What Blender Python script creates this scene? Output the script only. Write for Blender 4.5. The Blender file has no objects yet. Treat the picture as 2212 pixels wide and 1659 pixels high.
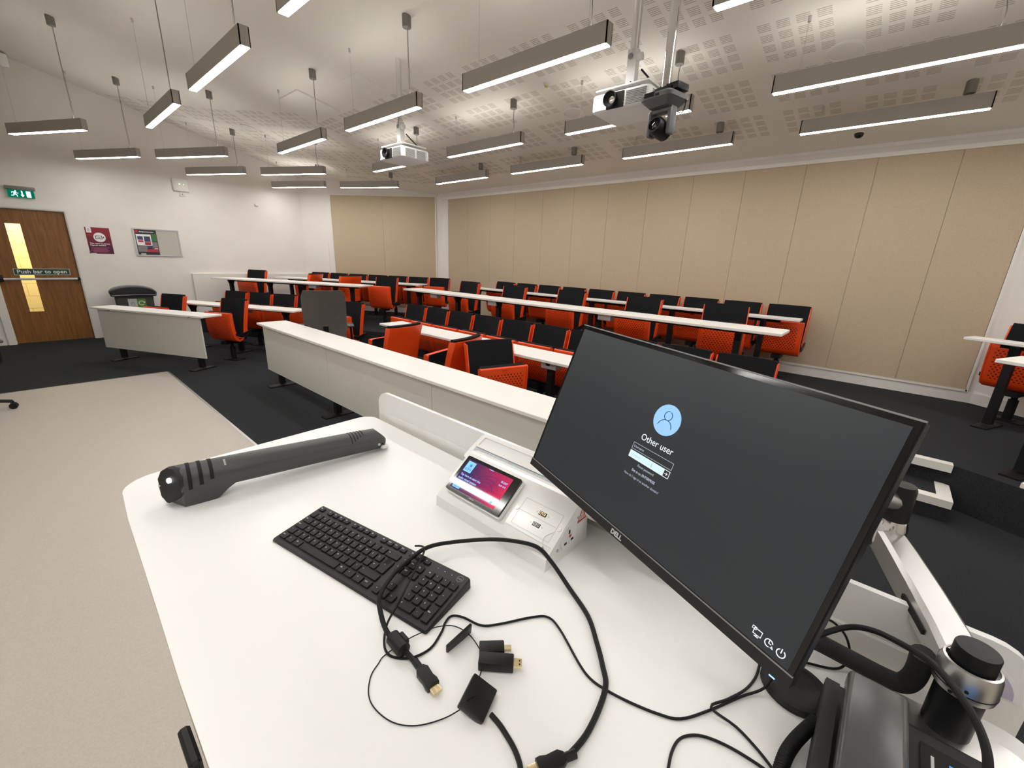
import bpy, bmesh, math, random
from mathutils import Vector, Matrix
random.seed(7)
H = 1.55
PI = math.pi
def R(d): return math.radians(d)
sc = bpy.context.scene
col = sc.collection

# ------------------------------------------------------------------ materials
MATS = {}
def nodes_of(m):
    return m.node_tree.nodes, m.node_tree.links
def mat(name, c, rough=0.5, metal=0.0, spec=0.5, coat=0.0, noise=None, bump=None, emit=None, strength=1.0, trans=0.0):
    m = bpy.data.materials.new(name); m.use_nodes = True
    n, l = nodes_of(m); b = n['Principled BSDF']
    b.inputs['Base Color'].default_value = (*c, 1)
    b.inputs['Roughness'].default_value = rough
    b.inputs['Metallic'].default_value = metal
    b.inputs['Specular IOR Level'].default_value = spec
    b.inputs['Coat Weight'].default_value = coat
    if trans: b.inputs['Transmission Weight'].default_value = trans
    if emit:
        b.inputs['Emission Color'].default_value = (*emit, 1)
        b.inputs['Emission Strength'].default_value = strength
    tc = None
    if noise or bump:
        tc = n.new('ShaderNodeTexCoord')
    if noise:                       # (scale, amount, detail)
        t = n.new('ShaderNodeTexNoise'); t.inputs['Scale'].default_value = noise[0]; t.inputs['Detail'].default_value = noise[2] if len(noise) > 2 else 3
        l.new(tc.outputs['Object'], t.inputs['Vector'])
        r = n.new('ShaderNodeValToRGB')
        a = noise[1]
        r.color_ramp.elements[0].position = .3; r.color_ramp.elements[1].position = .7
        r.color_ramp.elements[0].color = (*[max(0, x*(1-a)) for x in c], 1)
        r.color_ramp.elements[1].color = (*[min(1, x*(1+a)) for x in c], 1)
        l.new(t.outputs['Fac'], r.inputs['Fac']); l.new(r.outputs['Color'], b.inputs['Base Color'])
    if bump:                        # (scale, strength)
        t2 = n.new('ShaderNodeTexNoise'); t2.inputs['Scale'].default_value = bump[0]; t2.inputs['Detail'].default_value = 2
        l.new(tc.outputs['Object'], t2.inputs['Vector'])
        bp = n.new('ShaderNodeBump'); bp.inputs['Strength'].default_value = bump[1]; bp.inputs['Distance'].default_value = .002
        l.new(t2.outputs['Fac'], bp.inputs['Height']); l.new(bp.outputs['Normal'], b.inputs['Normal'])
    MATS[name] = m
    return m
def emis(name, c, s):
    return mat(name, (0.0, 0.0, 0.0), .5, emit=c, strength=s, spec=0.0)

class NG:                            # little node-graph helper for maths patterns
    def __init__(s, m): s.n, s.l = nodes_of(m)
    def val(s, op, a, b=None, c=None):
        q = s.n.new('ShaderNodeMath'); q.operation = op
        for i, x in enumerate((a, b, c)):
            if x is None: continue
            if isinstance(x, (int, float)): q.inputs[i].default_value = x
            else: s.l.new(x, q.inputs[i])
        return q.outputs[0]

mat('wall_white', (.80, .765, .72), .75, noise=(3, .02))
mat('ceiling_plain', (.80, .765, .70), .8)
mat('panel_beige', (.50, .405, .285), .85, noise=(90, .05, 2), bump=(400, .15))
mat('trim_white', (.80, .775, .73), .45)
mat('carpet', (.030, .032, .035), .95, spec=.1, noise=(260, .45, 2), bump=(500, .6))
mat('vinyl', (.50, .455, .40), .42, noise=(170, .07, 3))
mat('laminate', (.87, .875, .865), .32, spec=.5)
mat('lacquer', (.86, .865, .85), .16, spec=.5)
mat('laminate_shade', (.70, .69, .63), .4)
mat('edge_cream', (.70, .64, .48), .5)
mat('desk_white', (.86, .84, .80), .35)
mat('black_metal', (.009, .009, .010), .5, spec=.25)
mat('black_plastic', (.009, .009, .010), .42, spec=.3)
mat('black_matte', (.01, .01, .011), .6)
mat('black_gloss', (.006, .006, .007), .09)
mat('rubber', (.008, .008, .009), .5, spec=.25)
mat('key_black', (.012, .012, .013), .45, spec=.3)
mat('board_black', (.018, .018, .019), .42, spec=.35)
mat('fabric_black', (.012, .0125, .014), .92, spec=.15, noise=(220, .35, 2), bump=(600, .4))
mat('fabric_grey', (.095, .089, .082), .9, spec=.2, noise=(160, .2, 2), bump=(500, .3))
mat('orange', (.86, .075, .008), .40)
mat('steel', (.62, .61, .60), .28, 1.0)
mat('chrome', (.75, .75, .75), .12, 1.0)
mat('alu', (.66, .655, .65), .32, 1.0)
mat('lamp_grey', (.42, .39, .36), .5, .15)
mat('canister', (.22, .21, .19), .5)
mat('dark_grey', (.055, .056, .058), .40, bump=(900, .15))
mat('mid_grey', (.25, .25, .25), .5)
mat('ptz_grey', (.10, .10, .105), .42)
mat('light_grey', (.55, .56, .57), .5)
mat('proj_white', (.80, .80, .79), .4)
mat('slot_black', (.003, .003, .003), .8)
mat('gold', (.88, .74, .46), .25, 1.0)
mat('grey_gloss', (.07, .07, .072), .25)
mat('ivory', (.75, .72, .66), .5)
mat('brush', (.50, .55, .58), .85, noise=(300, .15))
mat('lavender', (.52, .48, .62), .5)
mat('white_paint', (.85, .85, .85), .5)
mat('maroon_hi', (.27, .008, .025), .5)
mat('maroon', (.16, .006, .024), .5)
mat('maroon_lo', (.085, .005, .03), .5)
mat('pink_text', (.40, .10, .22), .6)
mat('poster_dark', (.03, .022, .03), .5)
mat('poster_green', (.05, .16, .055), .5)
mat('poster_blue', (.04, .05, .13), .5)
mat('poster_red', (.42, .03, .06), .5)
mat('poster_grey', (.22, .20, .20), .5)
mat('board_surface', (.52, .50, .45), .7)
mat('sign_green', (.006, .06, .028), .45)
mat('bin_grey', (.05, .057, .05), .5)
mat('bin_lid', (.014, .017, .021), .3)
mat('sticker_green', (.10, .22, .03), .5)
mat('sticker_grey', (.50, .50, .52), .5)
mat('warning_red', (.45, .08, .05), .5)
mat('braid', (.016, .016, .017), .7, bump=(700, .8))
mat('yellow_sensor', (.55, .45, .16), .5)
mat('red_dot', (.5, .02, .02), .5)
emis("led_strip", (1, .975, .94), 36.0)
emis('led_up', (1, .97, .92), 9.0)
emis('screen_dark', (.0155, .0185, .0215), 1.0)
emis('screen_white', (.85, .92, 1.0), 1.0)
emis('screen_dim', (.42, .47, .54), 1.0)
emis('screen_blue', (.31, .55, .90), 1.0)
emis('screen_pale', (.60, .80, .97), 1.0)
emis('screen_ink', (.01, .05, .12), 1.0)
emis('tile_blue', (.25, .60, 1.0), 1.05)
emis('tile_ink', (.05, .10, .35), 1.0)
emis('tp_text', (.40, .55, 1.0), 1.0)
emis('exit_green', (.0, .10, .05), 1.3)
emis('exit_white', (.55, .72, 1.0), 2.2)
emis('led_green', (.4, 1, .45), 3.0)
emis('led_blue', (.15, .35, 1), 4.0)
emis('led_white', (.8, .9, 1), 5.0)
emis('phone_blue', (.12, .45, 1.0), .7)
M = MATS

# monitor glass: a dark, slightly glossy emitting panel
def screen_mat():
    m = mat('screen_panel', (.010, .011, .012), .33, spec=.5, emit=(.0125, .0160, .0190), strength=1.0)
screen_mat()
# touch panel: purple to crimson gradient that the screen itself shows
def tp_mat():
    m = mat('tp_screen', (.004, .004, .004), .035, spec=.5)
    n, l = nodes_of(m); b = n['Principled BSDF']; g = NG(m)
    tc = n.new('ShaderNodeTexCoord'); s = n.new('ShaderNodeSeparateXYZ'); l.new(tc.outputs['Object'], s.inputs[0])
    r = n.new('ShaderNodeValToRGB'); e = r.color_ramp.elements
    e[0].position = .05; e[0].color = (.045, .018, .10, 1); e[1].position = .95; e[1].color = (.70, .02, .085, 1)
    k = r.color_ramp.elements.new(.55); k.color = (.30, .012, .10, 1)
    no = n.new('ShaderNodeTexNoise'); no.inputs['Scale'].default_value = 22; l.new(tc.outputs['Object'], no.inputs['Vector'])
    f = g.val('ADD', g.val('MULTIPLY_ADD', s.outputs[0], 6.0, .42), g.val('MULTIPLY', g.val('SUBTRACT', no.outputs['Fac'], .5), .5))
    l.new(f, r.inputs['Fac']); l.new(r.outputs['Color'], b.inputs['Emission Color']); b.inputs['Emission Strength'].default_value = .9
tp_mat()
# door veneer
def wood_mat():
    m = mat('door_wood', (.2, .1, .03), .45)
    n, l = nodes_of(m); b = n['Principled BSDF']
    tc = n.new('ShaderNodeTexCoord'); mp = n.new('ShaderNodeMapping'); mp.inputs['Scale'].default_value = (14, 14, .9)
    l.new(tc.outputs['Object'], mp.inputs['Vector'])
    t = n.new('ShaderNodeTexNoise'); t.inputs['Scale'].default_value = 4; t.inputs['Detail'].default_value = 6; l.new(mp.outputs['Vector'], t.inputs['Vector'])
    r = n.new('ShaderNodeValToRGB'); r.color_ramp.elements[0].position = .3; r.color_ramp.elements[1].position = .75
    r.color_ramp.elements[0].color = (.175, .068, .012, 1); r.color_ramp.elements[1].color = (.30, .125, .024, 1)
    l.new(t.outputs['Fac'], r.inputs['Fac']); l.new(r.outputs['Color'], b.inputs['Base Color'])
wood_mat()
# corridor blockwork behind the door glass
def block_mat():
    m = mat('corridor_block', (.80, .70, .40), .8)
    n, l = nodes_of(m); b = n['Principled BSDF']
    tc = n.new('ShaderNodeTexCoord'); mp = n.new('ShaderNodeMapping'); mp.inputs['Rotation'].default_value = (0, R(90), 0)
    s = n.new('ShaderNodeSeparateXYZ'); c = n.new('ShaderNodeCombineXYZ')
    l.new(tc.outputs['Object'], s.inputs[0]); l.new(s.outputs[1], c.inputs[0]); l.new(s.outputs[2], c.inputs[1])
    t = n.new('ShaderNodeTexBrick'); t.inputs['Scale'].default_value = 1; t.inputs['Brick Width'].default_value = .44; t.inputs['Row Height'].default_value = .215
    t.inputs['Mortar Size'].default_value = .006
    t.inputs['Color1'].default_value = (.82, .74, .45, 1); t.inputs['Color2'].default_value = (.80, .72, .43, 1); t.inputs['Mortar'].default_value = (.6, .52, .3, 1)
    l.new(c.outputs[0], t.inputs['Vector']); l.new(t.outputs['Color'], b.inputs['Base Color'])
block_mat()
# slotted acoustic plasterboard: 4x4 groups of five routed slots, square to the rear wall in the middle and turned with the side seating
BIS0 = (-7.506, 6.2); 
def perf_mat():
    m = mat('ceiling_slotted', (.8, .765, .70), .8)
    n, l = nodes_of(m); b = n['Principled BSDF']; g = NG(m)
    tc = n.new('ShaderNodeTexCoord'); s = n.new('ShaderNodeSeparateXYZ'); l.new(tc.outputs['Object'], s.inputs[0])
    X, Y = s.outputs[0], s.outputs[1]
    def slots(x, y, x0, y0, ylim):
        P, p, w = .625, .122, .083
        fx = g.val('FLOORED_MODULO', g.val('SUBTRACT', x, x0), P); fy = g.val('FLOORED_MODULO', g.val('SUBTRACT', y, y0), P)
        bx = g.val('MODULO', fx, p); by = g.val('MODULO', fy, p)
        ok = g.val('MULTIPLY', g.val('LESS_THAN', bx, w), g.val('LESS_THAN', by, w))
        ok = g.val('MULTIPLY', ok, g.val('MULTIPLY', g.val('LESS_THAN', fx, 4*p), g.val('LESS_THAN', fy, 4*p)))
        sl = g.val('LESS_THAN', g.val('MODULO', by, w/4.6), w/4.6*.42)
        ok = g.val('MULTIPLY', ok, sl)
        ok = g.val('MULTIPLY', ok, g.val('GREATER_THAN', y, y0 - .001))
        return g.val('MULTIPLY', ok, g.val('LESS_THAN', y, ylim))
    a = slots(X, Y, -1.135, 3.26, 5.76)
    ca, sa = math.cos(R(26)), math.sin(R(26))
    U = g.val('ADD', g.val('MULTIPLY', X, ca), g.val('MULTIPLY', Y, sa)); V = g.val('SUBTRACT', g.val('MULTIPLY', Y, ca), g.val('MULTIPLY', X, sa))
    w = slots(U, V, -5.19, 5.615, 8.2)
    U2 = g.val('SUBTRACT', g.val('MULTIPLY', X, ca), g.val('MULTIPLY', Y, sa)); V2 = g.val('ADD', g.val('MULTIPLY', Y, ca), g.val('MULTIPLY', X, sa))
    w2 = slots(U2, V2, -.2, 3.5, 5.4)
    t = math.tan(R(13))
    left = g.val('LESS_THAN', g.val('MULTIPLY_ADD', Y, t, X), BIS0[0] + BIS0[1]*t)
    right = g.val('GREATER_THAN', g.val('MULTIPLY_ADD', Y, -t, X), .87 - 6.2*t)
    mid = g.val('MULTIPLY', g.val('SUBTRACT', 1.0, left), g.val('SUBTRACT', 1.0, right))
    f = g.val('ADD', g.val('ADD', g.val('MULTIPLY', a, mid), g.val('MULTIPLY', w, left)), g.val('MULTIPLY', w2, right))
    mx = n.new('ShaderNodeMix'); mx.data_type = 'RGBA'
    mx.inputs[6].default_value = (.80, .765, .70, 1); mx.inputs[7].default_value = (.46, .42, .355, 1)
    l.new(f, mx.inputs[0]); l.new(mx.outputs[2], b.inputs['Base Color'])
perf_mat()
# orange seat shell underside with a grid of round holes
def seat_mat():
    m = mat('orange_holes', (.86, .075, .008), .42)
    n, l = nodes_of(m); b = n['Principled BSDF']; g = NG(m)
    tc = n.new('ShaderNodeTexCoord'); s = n.new('ShaderNodeSeparateXYZ'); l.new(tc.outputs['Object'], s.inputs[0])
    X, Z = s.outputs[0], s.outputs[2]; p = .030
    row = g.val('FLOOR', g.val('DIVIDE', Z, p*.72))
    xs = g.val('MULTIPLY_ADD', g.val('FLOORED_MODULO', row, 2.0), p/2, X)
    dx = g.val('SUBTRACT', g.val('FLOORED_MODULO', xs, p), p/2); dz = g.val('SUBTRACT', g.val('FLOORED_MODULO', Z, p*.72), p*.36)
    d = g.val('SQRT', g.val('ADD', g.val('MULTIPLY', dx, dx), g.val('MULTIPLY', dz, dz)))
    hole = g.val('LESS_THAN', d, .0068)
    hole = g.val('MULTIPLY', hole, g.val('LESS_THAN', g.val('ABSOLUTE', X), .172))
    hole = g.val('MULTIPLY', hole, g.val('MULTIPLY', g.val('GREATER_THAN', Z, .36), g.val('LESS_THAN', Z, .655)))
    mx = n.new('ShaderNodeMix'); mx.data_type = 'RGBA'
    mx.inputs[6].default_value = (.86, .075, .008, 1); mx.inputs[7].default_value = (.22, .012, .002, 1)
    l.new(hole, mx.inputs[0]); l.new(mx.outputs[2], b.inputs['Base Color'])
seat_mat()

# ------------------------------------------------------------------ mesh helpers
class MB:
    def __init__(s): s.v = []; s.f = []; s.mi = []; s.m = 0
    def add(s, vs, fs, T=None):
        b = len(s.v)
        for p in vs:
            p = Vector(p)
            s.v.append(tuple(T @ p) if T is not None else tuple(p))
        for f in fs: s.f.append(tuple(b+i for i in f)); s.mi.append(s.m)
        return s
    def use(s, i): s.m = i; return s
    def box(s, c, d, T=None):
        x, y, z = c; a, b, e = d[0]/2, d[1]/2, d[2]/2
        vs = [(x+i*a, y+j*b, z+k*e) for k in (-1, 1) for j in (-1, 1) for i in (-1, 1)]
        return s.add(vs, [(0, 2, 3, 1), (4, 5, 7, 6), (0, 1, 5, 4), (2, 6, 7, 3), (0, 4, 6, 2), (1, 3, 7, 5)], T)
    def box2(s, lo, hi, T=None):
        return s.box([(lo[i]+hi[i])/2 for i in range(3)], [hi[i]-lo[i] for i in range(3)], T)
    def rbox(s, c, d, r, seg=2, T=None):
        bm = bmesh.new(); bmesh.ops.create_cube(bm, size=1)
        for v in bm.verts: v.co = Vector((v.co.x*d[0]+c[0], v.co.y*d[1]+c[1], v.co.z*d[2]+c[2]))
        bmesh.ops.bevel(bm, geom=list(bm.edges), offset=r, segments=seg, profile=.5, affect='EDGES')
        bm.verts.index_update()
        s.add([v.co.copy() for v in bm.verts], [[v.index for v in f.verts] for f in bm.faces], T); bm.free(); return s
    def prism(s, poly, z0, z1, T=None):
        n = len(poly)
        vs = [(p[0], p[1], z0) for p in poly] + [(p[0], p[1], z1) for p in poly]
        fs = [tuple(reversed(range(n))), tuple(range(n, 2*n))] + [(i, (i+1) % n, n+(i+1) % n, n+i) for i in range(n)]
        return s.add(vs, fs, T)
    def ring(s, outer, inner, z0, z1, T=None):       # prism with a hole, same count of points
        n = len(outer)
        vs = [(p[0], p[1], z0) for p in outer]+[(p[0], p[1], z0) for p in inner]+[(p[0], p[1], z1) for p in outer]+[(p[0], p[1], z1) for p in inner]
        fs = []
        for i in range(n):
            j = (i+1) % n
            fs += [(i, n+i, n+j, j), (2*n+i, 2*n+j, 3*n+j, 3*n+i), (i, j, 2*n+j, 2*n+i), (n+i, 3*n+i, 3*n+j, n+j)]
        return s.add(vs, fs, T)
    def cyl(s, p0, p1, r0, r1=None, n=16, T=None):
        r1 = r0 if r1 is None else r1
        p0, p1 = Vector(p0), Vector(p1); d = (p1-p0).normalized()
        a = Vector((0, 0, 1)) if abs(d.z) < .9 else Vector((1, 0, 0))
        u = d.cross(a).normalized(); w = d.cross(u)
        vs = []
        for p, r in ((p0, r0), (p1, r1)):
            for i in range(n):
                t = 2*PI*i/n; vs.append(p + u*(r*math.cos(t)) + w*(r*math.sin(t)))
        fs = [(i, (i+1) % n, n+(i+1) % n, n+i) for i in range(n)] + [tuple(reversed(range(n))), tuple(range(n, 2*n))]
        return s.add(vs, fs, T)
    def tube(s, pts, r, n=8, T=None, smooth=4, radii=None):
        pts = [Vector(p) for p in pts]
        if smooth > 1 and len(pts) > 2: pts = catmull(pts, smooth)
        k = len(pts); u = None; vs = []
        for i, p in enumerate(pts):
            d = (pts[min(i+1, k-1)] - pts[max(i-1, 0)]).normalized()
            if u is None:
                a = Vector((0, 0, 1)) if abs(d.z) < .9 else Vector((1, 0, 0)); u = d.cross(a).normalized()
            u = (u - d*u.dot(d)).normalized(); w = d.cross(u)
            rr = r if radii is None else radii[i]
            for j in range(n):
                t = 2*PI*j/n; vs.append(p + u*(rr*math.cos(t)) + w*(rr*math.sin(t)))
        fs = []
        for i in range(k-1):
            for j in range(n): fs.append((i*n+j, i*n+(j+1) % n, (i+1)*n+(j+1) % n, (i+1)*n+j))
        fs += [tuple(reversed(range(n))), tuple(range((k-1)*n, k*n))]
        return s.add(vs, fs, T)
    def lathe(s, prof, n=24, T=None):
        vs = []; k = len(prof)
        for r, z in prof:
            for j in range(n):
                t = 2*PI*j/n; vs.append((r*math.cos(t), r*math.sin(t), z))
        fs = []
        for i in range(k-1):
            for j in range(n): fs.append((i*n+j, i*n+(j+1) % n, (i+1)*n+(j+1) % n, (i+1)*n+j))
        fs += [tuple(reversed(range(n))), tuple(range((k-1)*n, k*n))]
        return s.add(vs, fs, T)
    def loft(s, rings, T=None, cap=True):
        n = len(rings[0]); vs = [p for r in rings for p in r]; fs = []
        for i in range(len(rings)-1):
            for j in range(n): fs.append((i*n+j, i*n+(j+1) % n, (i+1)*n+(j+1) % n, (i+1)*n+j))
        if cap: fs += [tuple(reversed(range(n))), tuple(range((len(rings)-1)*n, len(rings)*n))]
        return s.add(vs, fs, T)
    def build(s, name, mats, parent=None, loc=None, rot=None, smooth=True, angle=35):
        me = bpy.data.meshes.new(name); me.from_pydata(s.v, [], s.f); me.validate(); me.update()
        bm = bmesh.new(); bm.from_mesh(me); bmesh.ops.recalc_face_normals(bm, faces=bm.faces); bm.to_mesh(me); bm.free()
        if not isinstance(mats, (list, tuple)): mats = [mats]
        for m in mats: me.materials.append(M[m])
        if len(me.polygons) == len(s.mi):
            for p, i in zip(me.polygons, s.mi): p.material_index = i
        if smooth:
            for p in me.polygons: p.use_smooth = True
            me.set_sharp_from_angle(angle=R(angle))
        o = bpy.data.objects.new(name, me); col.objects.link(o)
        if parent: o.parent = parent
        if loc is not None: o.location = loc
        if rot is not None: o.rotation_euler = rot
        return o
def catmull(P, k):
    out = []
    for i in range(len(P)-1):
        a = P[max(i-1, 0)]; b = P[i]; c = P[i+1]; d = P[min(i+2, len(P)-1)]
        for j in range(k):
            t = j/k
            out.append(.5*((2*b) + (c-a)*t + (2*a-5*b+4*c-d)*t*t + (3*b-a-3*c+d)*t**3))
    out.append(P[-1]); return out
def rrect(w, h, r, n=5, cx=0, cy=0):
    pts = []
    for (sx, sy, a0) in ((1, 1, 0), (-1, 1, 90), (-1, -1, 180), (1, -1, 270)):
        for i in range(n+1):
            a = R(a0 + 90*i/n); pts.append((cx+sx*(w/2-r)+r*math.cos(a), cy+sy*(h/2-r)+r*math.sin(a)))
    return pts
def circ(r, n=24, cx=0, cy=0, a0=0, a1=360):
    full = abs(a1-a0) >= 360
    k = n if full else n+1
    return [(cx+r*math.cos(R(a0+(a1-a0)*i/n)), cy+r*math.sin(R(a0+(a1-a0)*i/n))) for i in range(k)]
def tag(o, label=None, cat=None, group=None, kind=None):
    if label: o['label'] = label
    if cat: o['category'] = cat
    if group: o['group'] = group
    if kind: o['kind'] = kind
    return o
def thing(name, label, cat, loc=(0, 0, 0), rz=0, group=None, rot=None):
    o = bpy.data.objects.new(name, None); o.empty_display_size = .1; col.objects.link(o); o.location = loc
    o.rotation_euler = rot if rot is not None else (0, 0, rz)
    return tag(o, label, cat, group)
def thing_m(name, label, cat, Mx, group=None):
    o = bpy.data.objects.new(name, None); o.empty_display_size = .1; col.objects.link(o); o.matrix_world = Mx
    return tag(o, label, cat, group)
KIDS = {}
def copy_tree(o, parent=None):
    c = o.copy(); col.objects.link(c)
    if parent is not None: c.parent = parent
    for ch in list(o.children): copy_tree(ch, c)
    return c
def struct(name, mb, mats, smooth=False, parent=None):
    o = mb.build(name, mats, parent, smooth=smooth)
    if parent is None: o['kind'] = 'structure'
    return o
# text -> mesh (flat, in the local XY plane)
_fc = {}
def glyphs(txt, size, align='LEFT', sx=1.0, bold=0.0):
    cu = bpy.data.curves.new('lettering', 'FONT'); cu.body = txt; cu.size = size; cu.align_x = align; cu.resolution_u = 3
    cu.offset = bold
    o = bpy.data.objects.new('lettering', cu); col.objects.link(o)
    bpy.context.view_layer.update()
    me = bpy.data.meshes.new_from_object(o.evaluated_get(bpy.context.evaluated_depsgraph_get()))
    vs = [(v.co.x*sx, v.co.y, 0) for v in me.vertices]; fs = [tuple(p.vertices) for p in me.polygons]
    bpy.data.objects.remove(o); bpy.data.curves.remove(cu); bpy.data.meshes.remove(me)
    return vs, fs
def text(mb, txt, size, T, align='LEFT', sx=1.0, bold=0.0):
    vs, fs = glyphs(txt, size, align, sx, bold); mb.add(vs, fs, T); return mb
def XF(origin, x, y):                # local XY plane -> 3D with x, y axes
    x = Vector(x).normalized(); y = Vector(y).normalized(); z = x.cross(y)
    return Matrix(((x.x, y.x, z.x, origin[0]), (x.y, y.y, z.y, origin[1]), (x.z, y.z, z.z, origin[2]), (0, 0, 0, 1)))
ORD = ['first', 'second', 'third', 'fourth', 'fifth', 'sixth', 'seventh', 'eighth', 'ninth', 'tenth']

# ------------------------------------------------------------------ camera
cam = bpy.data.cameras.new('camera'); cam.sensor_width = 36; cam.lens = 36*902.8/2212; cam.clip_start = .02
co = bpy.data.objects.new('camera', cam); col.objects.link(co); sc.camera = co
def cam_matrix(pitch, roll, az):
    cp, sp = math.cos(pitch), math.sin(pitch)
    fwd = Vector((math.sin(az)*cp, math.cos(az)*cp, sp)); right = Vector((math.cos(az), -math.sin(az), 0)); up = right.cross(fwd)
    r2 = math.cos(roll)*right + math.sin(roll)*up; u2 = -math.sin(roll)*right + math.cos(roll)*up; b = -fwd
    return Matrix(((r2.x, u2.x, b.x, 0), (r2.y, u2.y, b.y, 0), (r2.z, u2.z, b.z, H), (0, 0, 0, 1)))
co.matrix_world = cam_matrix(R(-16.547), R(2.0516), R(-40.918))

# ------------------------------------------------------------------ room shell
CX = -3.32; YW = 6.2; XL = -10.13; XR = 2*CX - XL
LC = Vector((XL, 4.36)); BL = Vector((-7.506, YW)); BR = Vector((2*CX+7.506, YW)); RC = Vector((XR, 4.36))
YF = -3.2
def xfold(y): return -7.1 - 1.056*(y-1.33)
def cz(y, x=0.0): return H + 2.406 - .185*y + .048*max(0.0, xfold(y)-x)
TIER = .30
W26 = R(26); cu_, su_ = math.cos(W26), math.sin(W26)
def wl(u, v): return (u*cu_ - v*su_, u*su_ + v*cu_)        # left wing frame -> world
def wr(u, v): return (u*cu_ + v*su_, -u*su_ + v*cu_)       # right wing frame -> world

mb = MB(); out = [(XL-.1, YF-.1), (XR+.1, YF-.1), (XR+.1, RC.y+.05), (BR.x+.05, YW+.1), (BL.x-.05, YW+.1), (XL-.1, LC.y+.05)]
mb.prism(out, -.12, 0)
floor = struct('floor', mb, 'carpet')
mb = MB(); mb.box2((-6.8, YF, 0), (XR, 1.005, .003)); struct('floor_vinyl', mb, 'vinyl')
mb = MB(); mb.box2((-6.815, YF, 0), (-6.795, 1.02, .005)); mb.box2((-6.815, 1.0, 0), (XR, 1.02, .005)); struct('trim_floor_edge', mb, 'alu')
# raised rear tier
e1 = wl(-8.35, 6.18); 
def on_left(v):  # intersection of wing line v with left wall
    y = (v + su_*XL)/cu_; return (XL, y)
tl0 = on_left(6.18); pC = ((6.18 - cu_*3.99)/-su_, 3.99); pR = (.57, 3.99); vr = .57*su_ + 3.99*cu_
tr0 = (XR, (vr - su_*XR)/cu_)
mb = MB(); mb.prism([tl0, pC, pR, tr0, (RC.x, RC.y), (BR.x, BR.y), (BL.x, BL.y), (LC.x, LC.y)], 0, TIER)
struct('floor_tier', mb, 'carpet')
# steps in the right-hand aisle
mb = MB(); mb.box2((-.02, 3.68, 0), (.593, 3.99, .148)); s1 = struct('floor_step', mb, 'carpet')
mb = MB(); mb.prism([(-.02, 3.675), (.60, 3.675), (.60, 3.99), (.525, 3.99), (.525, 3.75), (-.02, 3.75)], .10, .152); struct('trim_step_nosing', mb, 'trim_white')
mb = MB(); mb.box2((-.02, 3.955, TIER-.05), (.585, 4.02, TIER+.006)); struct('trim_tier_nosing', mb, 'trim_white')

def wall_prism(name, a, b, th, zt_a, zt_b, m='wall_white', z0=0.0):
    a, b = Vector(a), Vector(b); d = (b-a).normalized(); n = Vector((-d.y, d.x)) * th
    mb = MB()
    vs = [(a.x, a.y, z0), (b.x, b.y, z0), (b.x, b.y, zt_b), (a.x, a.y, zt_a)]
    vs += [(x+n.x, y+n.y, z) for x, y, z in vs]
    mb.add(vs, [(0, 1, 2, 3), (7, 6, 5, 4), (0, 4, 5, 1), (1, 5, 6, 2), (2, 6, 7, 3), (3, 7, 4, 0)])
    return struct(name, mb, m)
TOP = .55
# left wall with the doorway cut out
DY0, DY1, DZ = -.285, .635, 2.05
mb = MB()
def lw_piece(y0, y1, z0, zt0, zt1):
    vs = [(XL, y0, z0), (XL, y1, z0), (XL, y1, zt1), (XL, y0, zt0)]; vs += [(x-.15, y, z) for x, y, z in vs]
    mb.add(vs, [(0, 1, 2, 3), (7, 6, 5, 4), (0, 4, 5, 1), (1, 5, 6, 2), (2, 6, 7, 3), (3, 7, 4, 0)])
lw_piece(YF, DY0, 0, cz(YF)+TOP, cz(DY0)+TOP); lw_piece(DY0, DY1, DZ, cz(DY0)+TOP, cz(DY1)+TOP); lw_piece(DY1, LC.y, 0, cz(DY1)+TOP, cz(LC.y)+TOP)
struct('wall_left', mb, 'wall_white')
wall_prism('wall_left_rear', LC, BL, .12, cz(LC.y)+TOP, cz(YW)+TOP)
wall_prism('wall_back', BL, BR, .12, cz(YW)+TOP, cz(YW)+TOP)
wall_prism('wall_right_rear', BR, RC, .12, cz(YW)+TOP, cz(RC.y)+TOP)
wall_prism('wall_right', RC, (XR, YF), .12, cz(RC.y)+TOP, cz(YF)+TOP)
wall_prism('wall_front', (XR, YF), (XL, YF), .12, cz(YF)+TOP, cz(YF)+TOP)
# ceiling: one slope falling to the rear wall
mb = MB(); pts = [(XL-.1, YF-.1), (XR+.1, YF-.1), (XR+.1, RC.y+.05), (BR.x+.05, YW+.1), (BL.x-.05, YW+.1), (XL-.1, LC.y+.05)]
yf_ = 1.33 + (-7.1-(XL-.1))/1.056
lf = [(XL-.1, YF-.1), (xfold(YF-.1), YF-.1), (XL-.1, yf_)]; mf = [(xfold(YF-.1), YF-.1)] + pts[1:] + [(XL-.1, yf_)]
for q_ in (lf, mf):
    n = len(q_); vs = [(x, y, cz(y, x)) for x, y in q_] + [(x, y, cz(y, x)+.1) for x, y in q_]
    mb.add(vs, [tuple(range(n)), tuple(reversed(range(n, 2*n)))] + [(i, n+i, n+(i+1) % n, (i+1) % n) for i in range(n)])
struct('ceiling', mb, 'ceiling_slotted')

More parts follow.
